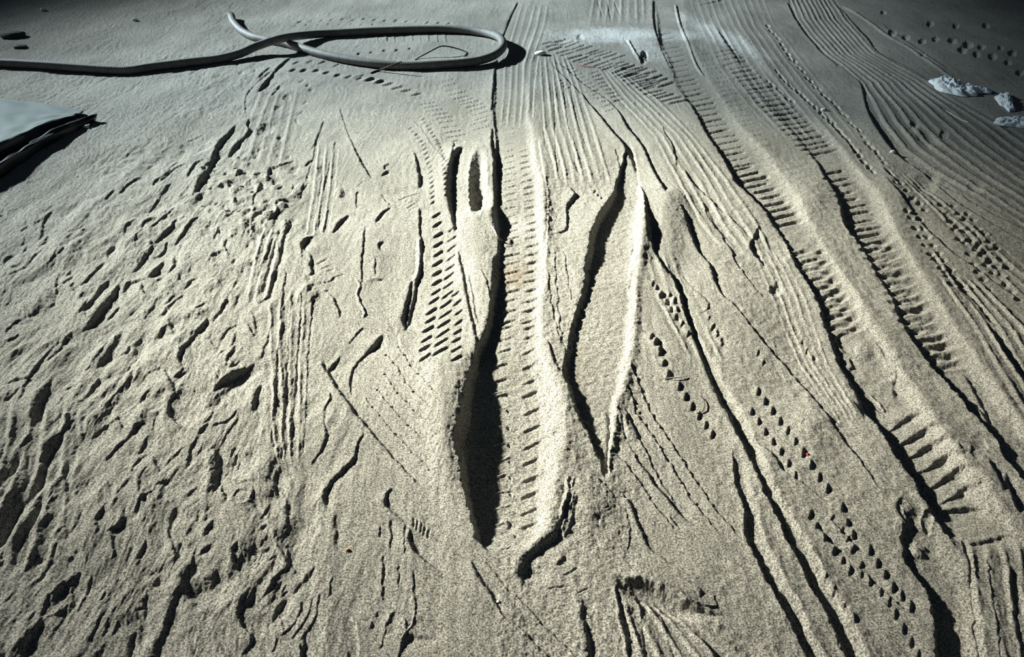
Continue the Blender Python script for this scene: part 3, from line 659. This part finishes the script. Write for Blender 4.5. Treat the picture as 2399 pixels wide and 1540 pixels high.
S(9,[(396,752,8),(400,765,14),(408,785,8)]); S(8,[(392,765,4),(378,782,8),(370,796,12)])
S(12,[(490,745,4),(476,768,12),(462,782,10),(448,800,8),(434,818,8),(424,835,12),(422,850,12),(430,868,7)],gain=1.1,reach=1.3)
S(5,[(492,800,6),(502,812,8),(515,820,4)]); S(5,[(532,825),(518,833),(508,848)]); E(530,800,44,30,-35,k=.1,rim=.5)
S(6,[(580,765,5),(590,780,8),(598,795,4)]); S(10,[(590,730,6),(598,760,10),(602,790,5)],gain=.6)
S(7,[(386,870,4),(394,888,11),(405,908,13),(410,920,8)]); S(6,[(432,868),(418,885),(405,892)])
S(9,[(412,918,6),(408,930,12),(398,945,8),(394,962,8),(400,982,11),(414,996,12),(434,1002,8)],gain=1.1)
E(438,955,38,42,-20,k=.14,rim=.6,flat=6)
S(18,[(600,855,5),(580,868,14),(555,880,22),(532,892,24),(515,905,14),(504,920,5)],gain=1.0); S(12,[(540,850,6),(546,860,14),(540,870,8)]); S(8,[(505,880),(512,895)])
E(575,905,88,32,-38,k=.12,rim=.7,flat=5)
S(14,[(612,900,5),(602,920,16),(596,945,18),(592,970,10)]); S(6,[(558,960),(535,985),(498,1002)],gain=1); S(14,[(490,995,6),(475,1010,14),(462,1025,8)],gain=.8)
G(22,[(470,985),(500,955),(560,900),(620,860)],.1)
S(11,[(312,878,6),(300,900,16),(296,918,6)]); S(8,[(285,910,5),(275,925,7),(262,940,8),(250,958,4)]); S(5,[(305,875),(308,890)])
S(9,[(340,995,5),(322,1002,16),(300,1030,7),(280,1050,9),(262,1070,8),(248,1088,5)]); S(8,[(278,982,6),(284,998,10),(290,1010,8)])
S(14,[(235,880,6),(230,895,16),(222,912,9)]); S(6,[(195,895,4),(170,900,6),(150,915,7)]); S(10,[(190,998,4),(195,1015),(198,1030,8)],gain=.6)
S(9,[(172,780,5),(152,800,16),(138,820,11),(116,840,7),(98,855,4)]); S(8,[(140,800,4),(112,828,8),(86,860,10),(70,885,7),(58,905,9),(54,925,10),(44,942,5)],gain=1.1)
S(20,[(285,770,5),(272,795,26),(255,825,28),(238,850,24),(228,870,8)],gain=.8); S(10,[(245,815),(215,850),(200,880)],gain=.5)
S(22,[(122,885,6),(112,905,20),(100,925,34),(88,955,34),(78,985,26),(74,1000,8)],gain=.9,reach=1.2)
S(7,[(52,905),(30,925),(8,945)]); S(22,[(160,1000,5),(140,1025,26),(118,1050,28),(98,1082,20),(85,1100,6)],gain=.85)
S(16,[(72,1015,5),(56,1045,20),(36,1080,22),(18,1120,14)],gain=.9); S(10,[(14,1020,8),(5,1060,14),(-5,1100,10)]); S(36,[(110,1085,8),(80,1130,44),(50,1180,44),(20,1240,40),(-15,1300,30)],gain=.7,reach=1.2)
S(16,[(145,1115,6),(158,1140,18),(160,1170,18),(156,1195,8)]); E(200,1150,20,34,30,k=.5,rim=.2)
S(9,[(358,1072,5),(366,1090,14),(378,1112,8)]); S(12,[(365,1140,6),(385,1130,18),(405,1130,8)],gain=.8); S(8,[(255,1130,4),(258,1145,9),(255,1160,4)],gain=.6); S(8,[(310,1120,4),(290,1145,10),(270,1170,7)],gain=.7)
S(20,[(500,1045,12),(510,1075,30),(508,1110,26),(504,1145,22),(500,1165,8)],gain=1.0,reach=.9)
S(8,[(470,1105),(482,1112)],gain=.7)
E(486,1120,9,52,4,k=-1.0,rim=0,flat=2.4)
S(10,[(522,1135,8),(524,1155,12),(530,1180,8)]); E(568,1168,20,13,-20,k=.35,rim=.9,flat=5); E(568,1168,10,7,-20,k=-.4,rim=0); S(5,[(586,1155),(590,1168),(582,1178)])
K([(545,1060),(560,1090)],16,16,(8,-22),6,1,kind='G'); S(5,[(600,1130),(575,1132),(555,1140)],gain=.8)
S(12,[(418,1184,6),(406,1200,18),(398,1225,14),(396,1250,9),(404,1278,9),(414,1300,16),(424,1312,8)],gain=1.0)
S(12,[(498,1275,5),(484,1292,14),(466,1305,7)],gain=.8)
S(14,[(562,1270,5),(548,1285,18),(546,1308,20),(552,1330,16),(566,1348,7)],gain=1.0); E(606,1308,50,44,0,k=.10,rim=.5,flat=6)
for r_ in (20,28,36): G(4,[(575+r_*.2,1308-r_*.9),(585+r_,1300),(575+r_*.4,1308+r_*.9)],.3)
S(10,[(580,1395,5),(566,1415,12),(562,1440,13),(570,1465,13),(586,1485,10),(604,1500,6)],gain=1.0); E(600,1440,40,46,-20,k=.1,rim=.5,flat=6)
S(28,[(446,1318,8),(436,1340,28),(428,1368,34),(412,1400,34),(398,1435,34),(382,1480,34),(362,1530,38),(340,1590,36)],gain=.9,reach=1.1); S(14,[(428,1380,10),(445,1402,18),(468,1408,8)],gain=.7)
E(480,1360,52,42,0,k=.08,rim=.7,flat=6)
S(14,[(342,1265,5),(336,1285,14),(326,1310,16),(320,1330,6)]); E(318,1242,14,14,0,k=.4); S(8,[(272,1290),(258,1320)],gain=.8); S(9,[(250,1380,5),(242,1400,9),(236,1415,6)]); S(12,[(375,1345,5),(365,1362,18),(355,1385,8)],gain=.8)
S(12,[(190,1342,4),(168,1358,12),(148,1375,16),(134,1395,14),(122,1420,8)]); S(8,[(212,1352,4),(208,1375,9),(196,1410,7),(180,1435,5)]); S(40,[(118,1440,12),(88,1470,44),(58,1510,50),(30,1560,44)],gain=.9,reach=1.1)
for x in (225,245,268): S(9,[(x+10,1442,5),(x+4,1470,12),(x-6,1498,6)])
S(9,[(312,1478,5),(304,1510,11),(298,1545,9)]); S(6,[(150,1440),(140,1460),(122,1478)],gain=.8)
S(10,[(168,1300,5),(172,1310,12),(160,1318,6)]); S(10,[(243,1198,4),(238,1212,9),(230,1225,5)]); E(90,1320,14,14,0,k=.5); E(78,1345,14,10,0,k=.4); R(14,[(130,1270),(115,1320),(90,1360),(60,1380)],.25)
R(30,[(130,1120),(95,1170),(50,1240),(10,1310)],.35); R(26,[(60,1110),(25,1170),(0,1220)],.3); S(30,[(150,1190,10),(110,1230,34),(60,1290,34)],gain=.5)
K([(480,395),(560,400),(620,410)],24,26,(10,-8),12,1,kind='G',gain=.9,jit=.6); K([(470,430),(540,440),(620,450)],24,26,(10,-8),12,1,kind='G',gain=.9,jit=.6); K([(480,480),(540,490),(620,500)],28,26,(10,-8),12,1,kind='G',gain=.8,jit=.6)
# prints lower middle
for pts in [[(620,1262),(606,1285)],[(632,1280),(616,1296)],[(645,1300),(625,1315)],[(650,1345),(636,1368)],[(662,1358),(642,1380)],[(672,1362),(655,1388)],[(675,1378),(655,1395)]]:
    S(6,pts)
S(12,[(742,1322,5),(725,1345,14),(705,1365,16),(682,1392,6)],gain=.8)
S(10,[(675,1398,6),(660,1410,12),(648,1432,12),(640,1460,6)]); E(695,1435,56,58,-20,k=.07,rim=.5,flat=6)
for pts in [[(706,1405),(704,1430),(690,1460),(668,1482),(655,1495)],[(732,1400),(726,1430),(708,1465),(690,1490),(678,1504)],[(750,1392),(742,1430),(728,1465),(710,1492),(700,1508)],[(648,1495),(644,1515),(636,1530)],[(780,1350),(775,1372),(772,1400)]]:
    S(6,pts,gain=1.0)
K([(655,1425),(665,1445),(660,1470)],14,14,(8,10),6,1,kind='G',gain=.7); S(10,[(702,1510,6),(708,1530,12),(715,1560,10)]); S(8,[(820,1520),(815,1550)],gain=.9)

# the trampled left side is full of small half-prints and crumbled edges
_r = random.Random(77)
for _k in range(170):
    u_ = _r.uniform(-60, 720); v_ = 360 + 1200 * _r.random() ** .8
    if u_ > 560 and 640 < v_ < 1100: continue
    if v_ < 430 and u_ < 250: continue
    dx, dy = 1199 - u_, -465 - v_; l_ = math.hypot(dx, dy); dx, dy = dx / l_, dy / l_
    a_ = _r.gauss(0, .35); dx, dy = dx * math.cos(a_) - dy * math.sin(a_), dx * math.sin(a_) + dy * math.cos(a_)
    L_ = _r.uniform(10, 34) * (v_ + 465) / 1100; b_ = _r.uniform(-.45, .45) * L_; w_ = _r.uniform(3, 8) * (v_ + 465) / 1100
    S(w_, [(u_ - dx * L_, v_ - dy * L_, w_ * .5), (u_ - dy * b_, v_ + dx * b_, w_ * 1.2), (u_ + dx * L_, v_ + dy * L_, w_ * .4)], reach=2.2, gain=_r.uniform(.5, 1.0))
for _k in range(110):
    u_ = _r.gauss(575, 75); v_ = _r.gauss(450, 70)
    if v_ < 330: continue
    E(u_, v_, _r.uniform(6, 16), _r.uniform(4, 10), _r.uniform(-40, 10), k=_r.choice((-.7, -.5, .5, .7)), rim=.2, flat=2.5)
for _k in range(60):
    u_ = _r.uniform(0, 760); v_ = _r.uniform(560, 1540); r_ = _r.uniform(14, 40) * (v_ + 465) / 1500
    E(u_, v_, r_, r_ * .7, _r.uniform(-60, -20), k=_r.choice((-.3, .3, .22)), rim=.3, flat=3.5)
# spilt powder and stains
def stain(cx, cy, rx, ry, ang, ch, s, seed):
    b = box(cx - rx * 2, cx + rx * 2, cy - rx * 2, cy + rx * 2)
    if b is None: return
    a = math.radians(ang); du, dv = UU[b] - cx, VV[b] - cy
    q = np.hypot((du * math.cos(a) + dv * math.sin(a)) / rx, (-du * math.sin(a) + dv * math.cos(a)) / ry)
    q = q + .5 * perlin(GX[b] * 9, GY[b] * 5, seed) + .5 * perlin(GX[b] * 40, GY[b] * 16, seed)
    POW[b + (ch,)] = np.maximum(POW[b + (ch,)], s * np.clip(1.3 - q, 0, 1))
stain(1440, 84, 130, 17, 0, 0, .55, 31)
stain(1490, 100, 60, 20, 25, 0, .4, 33)
stain(1690, 86, 110, 18, 25, 0, .4, 32)
stain(1600, 82, 90, 12, 0, 0, .3, 34)
stain(1207, 640, 34, 34, 0, 1, .45, 35)
stain(1195, 632, 10, 8, 0, 1, .6, 36)
stain(1370, 860, 40, 60, 0, 1, .2, 37)

# ------------------------------------------------------------------ build the ground mesh
def link(o, parent=None):
    sc.collection.objects.link(o)
    if parent is not None: o.parent = parent
    return o
nv, nu = GX.shape
HZ *= np.clip(1 - (np.abs(UU - W / 2) - 1330) / 900, 0, 1)
co = np.stack([GX, GY, HZ], -1).reshape(-1, 3).astype(np.float32)
me = bpy.data.meshes.new('sand_ground')
i = np.arange(nv * nu).reshape(nv, nu)
q = np.stack([i[1:, :-1], i[1:, 1:], i[:-1, 1:], i[:-1, :-1]], -1).reshape(-1, 4)
me.vertices.add(nv * nu); me.vertices.foreach_set('co', co.ravel())
me.loops.add(q.size); me.loops.foreach_set('vertex_index', q.ravel().astype(np.int32))
me.polygons.add(len(q)); me.polygons.foreach_set('loop_start', (np.arange(len(q)) * 4).astype(np.int32))
me.polygons.foreach_set('use_smooth', np.ones(len(q), bool))
me.update(calc_edges=True)
at = me.attributes.new('powder', 'FLOAT_COLOR', 'POINT')
pc = np.zeros((nv * nu, 4), np.float32); pc[:, :2] = POW.reshape(-1, 2); pc[:, 3] = 1
at.data.foreach_set('color', pc.ravel())
me.materials.append(sand_material())
floor = link(bpy.data.objects.new('floor', me))
floor['kind'] = 'structure'
floor['label'] = 'grey sand ground pressed with tyre tracks, ruts and footprints'

def hz(u, v):
    """height of the sand at a picture position"""
    a = int(np.clip(np.searchsorted(VS, v), 0, nv - 1)); b = int(np.clip(np.searchsorted(US, u), 0, nu - 1))
    return float(HZ[a, b])

# ------------------------------------------------------------------ object helpers
def mesh_obj(name, verts, faces, mat, parent=None, smooth=True):
    m = bpy.data.meshes.new(name)
    m.from_pydata([tuple(float(c) for c in v) for v in verts], [], faces)
    m.materials.append(mat)
    if smooth: m.polygons.foreach_set('use_smooth', [True] * len(m.polygons))
    m.update()
    return link(bpy.data.objects.new(name, m), parent)
def tag(o, label, cat, group=None):
    o['label'] = label; o['category'] = cat
    if group: o['group'] = group
    return o
def tube(name, path, rad, mat, parent=None, seg=16, ridge=0.0, pitch=.01, cap=True, step=None):
    P = np.array(path, float)
    r0 = np.array(rad if hasattr(rad, '__len__') else [rad] * len(P), float)
    L = np.hypot(np.hypot(*(P[1:, :2] - P[:-1, :2]).T), P[1:, 2] - P[:-1, 2]); cum = np.concatenate([[0], np.cumsum(L)])
    if step:
        s = np.arange(0, cum[-1], step); P2 = np.stack([np.interp(s, cum, P[:, k]) for k in range(3)], 1); rr = np.interp(s, cum, r0)
    else: s, P2, rr = cum, P, r0
    V, Fc = [], []
    Tn = np.gradient(P2, axis=0); Tn /= np.linalg.norm(Tn, axis=1)[:, None] + 1e-12
    up = np.array([0, 0, 1.0])
    for k in range(len(P2)):
        sd = np.cross(Tn[k], up); sd /= np.linalg.norm(sd) + 1e-9; u2 = np.cross(sd, Tn[k])
        r = rr[k] + ridge * math.cos(2 * math.pi * s[k] / pitch)
        for j in range(seg):
            a = 2 * math.pi * j / seg
            V.append(P2[k] + r * (math.cos(a) * sd + math.sin(a) * u2))
    for k in range(len(P2) - 1):
        for j in range(seg):
            a, b = k * seg + j, k * seg + (j + 1) % seg
            Fc.append((a, b, b + seg, a + seg))
    if cap:
        Fc.append(tuple(range(seg))); Fc.append(tuple(reversed(range((len(P2) - 1) * seg, len(P2) * seg))))
    return mesh_obj(name, V, Fc, mat, parent)
def centre_origin(root_children, origin):
    pass
def empty(name, loc):
    e = bpy.data.objects.new(name, None); e.location = loc; e.empty_display_size = .05
    return link(e)
def rebase(o, loc):
    """give a mesh modelled in world coordinates an origin at its base"""
    from mathutils import Vector, Matrix
    o.data.transform(Matrix.Translation(-Vector(loc)))
    if o.parent is None: o.location = loc
    return o

# ------------------------------------------------------------------ the hose
HR = .0275
hose_m = plain('ribbed_grey_plastic', (.17, .17, .16), rough=.65, noise=.2, scale=25, spec=.25, bump=.0004)
cut_m = plain('cut_hose_inside', (.10, .10, .09), rough=.8)
hp = [(541,36,0),(548,52,0),(566,70,0),(592,84,0),(622,92,0),(648,97,0),(680,104,0),(720,117,0),(770,130,0),(830,141,0),(890,149,0),(950,153,0),(1010,153,0),(1070,149,0),(1120,141,.004),(1156,129,.012),
      (1175,113,.02),(1178,98,.024),(1165,84,.02),(1140,75,.012),(1100,70,.004),(1040,67,0),(960,67,0),(880,70,0),(800,75,.0),(740,79,.006),(690,84,.03),(660,89,.056),(630,97,.05),(600,108,.03),(560,125,.01),(500,139,0),
      (430,147,0),(360,155,0),(310,161,0),(270,161,0),(200,158,0),(120,154,0),(40,150,0),(-60,146,0),(-200,142,0),(-400,140,0)]
hs = smooth_line(hp, 8)
path = []
for u, v, z in hs:
    zz = HR + z
    x, y = ground(u, v, zz)
    path.append((float(x), float(y), zz))
path = np.array(path)
# let it lie on the sand: follow the smoothed ground height under it
gh = np.array([hz(*((p[0] * 0 + a), b)) for p, (a, b, z) in zip(path, hs)])
kern = np.ones(9) / 9; gh = np.convolve(np.pad(gh, 4, mode='edge'), kern, 'valid')
path[:, 2] += gh - .002
hose = tube('hose', path, HR, hose_m, ridge=.0005, pitch=.012, step=.003, seg=20)
rebase(hose, (path[0][0], path[0][1], 0.0))
tag(hose, 'thick ribbed grey hose looped once on the sand, far left', 'hose')
# open end: wall ring and dark bore
e0, e1 = path[0], path[2]
dv = (e0 - e1) / np.linalg.norm(e0 - e1)
def local(p): return (p[0] - path[0][0], p[1] - path[0][1], p[2])
cuff = tube('hose_end', [local(e0 - dv * .03), local(e0 + dv * .012)], HR + .0025, hose_m, hose, seg=20)
bore = tube('bore', [local(e0 + dv * .0105), local(e0 + dv * .0135)], HR - .005, cut_m, hose, seg=20)
# pale dried splash on the near strand
u, v = 893, 148; zz = HR * 2 + .002
x, y = ground(u, v, HR * 1.6)

# ------------------------------------------------------------------ tarpaulin at the left edge
def surf_z(x, y):
    # invert the ground mapping to look up the sand height
    dz, dy = -HC, y
    cy = dy * ct - dz * st * -1
    fwd = dy * ct + HC * st
    upc = dy * st - HC * ct
    u = W / 2 + F * x / fwd; v = H / 2 - F * upc / fwd
    return hz(u, v)
tarp_top = plain('dusty_tarpaulin', (.11, .135, .13), rough=.8, noise=.10, scale=8, spec=.2, bump=.002)
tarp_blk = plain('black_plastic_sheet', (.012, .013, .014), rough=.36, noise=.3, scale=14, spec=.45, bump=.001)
def gpt(u, v, z):
    x, y = ground(u, v, z); return np.array([float(x), float(y), z])
tarp = empty('tarpaulin', tuple(gpt(-60, 330, 0)))
tb = np.array(tarp.location)
def strip(name, rows, mat, nsub=10, wrinkle=.004, seed=1, thick=.004, parent=tarp, base=tb):
    """lofted cloth: rows are lists of 3-D points running along the sheet"""
    R_ = [smooth_line([tuple(p) for p in r], nsub) for r in rows]
    n = min(len(r) for r in R_); R_ = [r[:n] for r in R_]
    R2 = []
    for k in range(len(R_) - 1):
        for j in range(6):
            R2.append(R_[k] * (1 - j / 6) + R_[k + 1] * (j / 6))
    R2.append(R_[-1]); V = []
    for k, r in enumerate(R2):
        for j, p in enumerate(r):
            w_ = wrinkle * float(perlin(np.array([p[0] * 9 + p[1] * 7]), np.array([k * .35 + seed]), seed)[0]) * 2
            V.append((p[0] - base[0], p[1] - base[1], p[2] + w_ - base[2]))
    Fc = []
    for k in range(len(R2) - 1):
        for j in range(n - 1):
            a = k * n + j; Fc.append((a, a + 1, a + n + 1, a + n))
    o = mesh_obj(name, V, Fc, mat, parent)
    md = o.modifiers.new('thickness', 'SOLIDIFY'); md.thickness = thick; md.offset = 0
    return o
strip('sheet', [[gpt(-420,225,.0),gpt(-200,228,.004),gpt(-60,230,.006),gpt(0,233,.008),(gpt(80,240,.008)),gpt(140,250,.008),gpt(196,262,.01)],
                [gpt(-420,262,.02),gpt(-200,262,.03),gpt(-60,262,.035),gpt(0,262,.035),gpt(70,262,.03),gpt(130,264,.025),gpt(190,266,.02)],
                [gpt(-420,330,.05),gpt(-200,322,.06),gpt(-60,312,.065),gpt(0,303,.06),gpt(60,288,.05),gpt(120,276,.04),gpt(180,268,.03)],
                [gpt(-420,430,.09),gpt(-200,400,.09),gpt(-60,360,.09),gpt(0,338,.085),gpt(60,312,.07),gpt(110,288,.055),gpt(170,272,.04)]], tarp_top, seed=3)
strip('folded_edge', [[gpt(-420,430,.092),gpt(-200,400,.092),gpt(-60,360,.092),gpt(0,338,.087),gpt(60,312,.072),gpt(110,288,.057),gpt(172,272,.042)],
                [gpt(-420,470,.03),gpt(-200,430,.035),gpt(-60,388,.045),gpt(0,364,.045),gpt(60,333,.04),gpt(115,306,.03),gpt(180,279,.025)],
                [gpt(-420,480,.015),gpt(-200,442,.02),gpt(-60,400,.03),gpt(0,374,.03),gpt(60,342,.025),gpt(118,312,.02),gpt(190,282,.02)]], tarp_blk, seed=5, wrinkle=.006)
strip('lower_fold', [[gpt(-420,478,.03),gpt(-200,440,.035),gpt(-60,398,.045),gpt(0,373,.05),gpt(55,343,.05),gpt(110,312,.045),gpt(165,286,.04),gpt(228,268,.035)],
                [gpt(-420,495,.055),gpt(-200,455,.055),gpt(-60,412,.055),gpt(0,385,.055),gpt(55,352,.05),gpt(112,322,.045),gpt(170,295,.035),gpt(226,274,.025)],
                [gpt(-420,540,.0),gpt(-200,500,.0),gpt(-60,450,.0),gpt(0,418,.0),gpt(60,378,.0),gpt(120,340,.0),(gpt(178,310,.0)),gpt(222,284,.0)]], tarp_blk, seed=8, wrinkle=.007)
tag(tarp, 'dusty green-grey tarpaulin with a black folded edge at the left side of the sand', 'tarpaulin')
strip_dark = None

# ------------------------------------------------------------------ white plastic bag, torn, half buried
white_m = plain('white_plastic_film', (.85, .90, .93), rough=.45, noise=.05, scale=30, spec=.4, bump=.0015)
def crumple(name, cu, cv, ru, rv, h, mat, seed, ang=0, lobes=3, parent=None, base=None):
    """a crumpled lobe of film, domed, open beneath, resting on the sand"""
    n, mring = 30, 9; s = ppm(cv)
    X0, Y0 = map(float, ground(cu, cv)); z0 = surf_z(X0, Y0)
    yr = abs(float(ground(cu, cv - rv)[1]) - float(ground(cu, cv + rv)[1])) / 2
    V, Fc = [], []; a0 = math.radians(ang)
    rs = np.random.RandomState(seed); ph = rs.rand(6) * 6.28
    for k in range(mring + 1):
        q = k / mring
        for j in range(n):
            a = 2 * math.pi * j / n
            rad = q * (1 + .16 * math.sin(lobes * a + ph[0]) + .10 * math.sin((lobes * 2 + 1) * a + ph[1]))
            x, y = rad * math.cos(a) * ru / s, rad * math.sin(a) * yr
            x, y = x * math.cos(a0) - y * math.sin(a0), x * math.sin(a0) + y * math.cos(a0)
            cr = float(perlin(np.array([x * 32 + seed]), np.array([y * 26]), seed)[0]); c2 = float(perlin(np.array([x * 80]), np.array([y * 70 + seed]), seed + 1)[0])
            z = h * (1 - q ** 2.2) ** .6 * (1 + 1.0 * cr) + h * .9 * c2 * (1 - q)
            V.append((X0 + x, Y0 + y, z0 + max(z, -.004) + .001))
    for k in range(mring):
        for j in range(n):
            a, b = k * n + j, k * n + (j + 1) % n
            Fc.append((a, b, b + n, a + n))
    o = mesh_obj(name, V, Fc, mat, parent, smooth=False)
    if parent is None: rebase(o, (X0, Y0, z0))
    else: rebase(o, base)
    md = o.modifiers.new('thickness', 'SOLIDIFY'); md.thickness = .0015
    return o
bagx, bagy = map(float, ground(2255, 212)); bagb = (bagx, bagy, surf_z(bagx, bagy))
bag = empty('plastic_bag', bagb)
crumple('bag_body', 2222, 206, 36, 19, .036, white_m, 4, 10, 2, bag, bagb)
crumple('bag_fold', 2262, 214, 28, 12, .024, white_m, 9, -10, 3, bag, bagb)
crumple('bag_fold', 2292, 214, 26, 8, .015, white_m, 12, -22, 2, bag, bagb)
tag(bag, 'white crumpled plastic bag half buried in the dark sand at upper right', 'plastic bag')
s1 = crumple('plastic_scrap', 2355, 240, 17, 22, .024, white_m, 15, -20, 3)
tag(s1, 'small white plastic scrap sticking up between the bag and the sheet by the right edge', 'plastic scrap')
s2 = crumple('plastic_sheet', 2385, 290, 52, 13, .02, white_m, 21, -14, 2)
tag(s2, 'long white plastic sheet below the bag, cut by the right edge', 'plastic sheet')

# ------------------------------------------------------------------ wires, twigs, threads
wire_m = plain('dark_wire', (.04, .035, .03), rough=.5)
twig_m = plain('dark_twig', (.05, .04, .03), rough=.9, noise=.3)
pale_m = plain('pale_dry_root', (.55, .50, .40), rough=.9, noise=.2)
red_m = plain('red_plastic_thread', (.55, .07, .04), rough=.6)
def strand(name, pts, rad, mat, label, cat, seg=8):
    P = []
    for u, v, z in smooth_line(pts, 5):
        x, y = map(float, ground(u, v, max(z, 0))); g = surf_z(x, y)
        P.append((x, y, max(z, rad * .6) + g))
    r = [rad * (1 - .45 * abs(2 * k / (len(P) - 1) - 1) ** 3) for k in range(len(P))]
    o = tube(name, P, r, mat, seg=seg)
    rebase(o, P[0]); return tag(o, label, cat)
strand('wire', [(972,140,0),(985,132,.01),(1005,122,.03),(1025,112,.05),(1040,108,.055),(1060,111,.045),(1080,117,.02),(1096,123,0)], .0045, wire_m, 'dark bent wire arching up from the sand inside the hose loop', 'wire')
strand('twig', [(868,172,0),(885,165,.004),(905,158,.03),(922,152,.052),(942,146,.066)], .006, twig_m, 'dark twig leaning against the near side of the hose loop', 'twig')
strand('twig', [(2215,258,0),(2232,268,.004),(2250,278,.003),(2268,288,0)], .003, pale_m, 'thin pale twig on the dark sand below the white plastic bag', 'twig')
strand('root', [(1150,536,.012),(1158,545,.014),(1166,556,.01),(1178,560,.004)], .0035, pale_m, 'pale curled root poking from the left wall of the central rut', 'root')
strand('straw', [(1556,890,.002),(1575,886,.006),(1595,884,.005),(1612,882,.002)], .0016, pale_m, 'short pale straw lying across the torn tread marks right of centre', 'straw')
strand('rootlet', [(1640,925,.0),(1650,935,.004),(1651,950,.006),(1645,962,.003),(1632,968,0)], .0014, twig_m, 'hair-thin curled rootlet above the long plain rut right of centre', 'root')
strand('thread', [(1352,152,.002),(1365,155,.004),(1380,157,.004),(1398,158,.002)], .0022, red_m, 'thin red thread on the sand right of the hose loop', 'thread')
# ------------------------------------------------------------------ pebbles
stone_w = plain('white_pebble', (.78, .80, .78), rough=.8, noise=.1, scale=90)
stone_o = plain('orange_grit', (.55, .28, .10), rough=.8); red_g = plain('red_grit', (.6, .06, .08), rough=.6)
dark_m = plain('dark_damp_clod', (.06, .055, .05), rough=1, noise=.3, scale=60, bump=.003)
def pebble(name, u, v, r, mat, label, cat='pebble', seed=0, flat=.7):
    import bmesh
    bm = bmesh.new(); bmesh.ops.create_icosphere(bm, subdivisions=3, radius=1)
    rr = r / ppm(v); rs = np.random.RandomState(seed + int(u)); ph = rs.rand(3) * 9
    for w_ in bm.verts:
        c = w_.co; k = 1 + .28 * float(perlin(np.array([c.x * 1.1 + ph[0]]), np.array([c.y * 1.1 + c.z * .7 + ph[1]]), 11)[0]) + .1 * float(perlin(np.array([c.x * 3 + ph[2]]), np.array([c.y * 3 + c.z * 2]), 12)[0])
        w_.co = (c.x * k * rr * 1.15, c.y * k * rr, c.z * k * rr * flat)
    m = bpy.data.meshes.new(name); bm.to_mesh(m); bm.free(); m.materials.append(mat)
    m.polygons.foreach_set('use_smooth', [True] * len(m.polygons))
    x, y = map(float, ground(u, v)); o = link(bpy.data.objects.new(name, m)); o.location = (x, y, surf_z(x, y) + rr * flat * .55)
    return tag(o, label, cat)
pebble('pebble', 317, 50, 6, stone_w, 'white pebble on open sand far left above the hose, alone')
pebble('pebble', 102, 24, 6, stone_w, 'white pebble nearest the upper left corner of the sand')
pebble('pebble', 203, 302, 6, stone_w, 'small white pebble just below the tip of the black tarpaulin edge')
pebble('pebble', 1930, 258, 6, stone_w, 'white pebble on the toothed tyre track, upper right')
pebble('pebble', 1266, 128, 11, stone_w, 'larger pale lump of plaster on the sand right of the hose loop', 'lump', flat=.5)
pebble('pebble', 1167, 1410, 4, stone_w, 'tiny white pebble in the dark groove at lower centre')
pebble('pebble', 2091, 361, 6, stone_w, 'small white pebble left of the dark curved scarp at right')
pebble('grit', 1893, 1064, 3.5, red_g, 'red speck of grit among the small tread marks, lower right', 'grit')
pebble('grit', 814, 1289, 4.5, stone_o, 'orange speck of grit on smooth sand, lower left of centre', 'grit')
pebble('clod', 32, 88, 24, dark_m, 'dark damp clod at the left edge above the hose', 'clod', flat=.35)
pebble('clod', 48, 112, 14, dark_m, 'small dark clod just below the larger one at the left edge', 'clod', flat=.3)
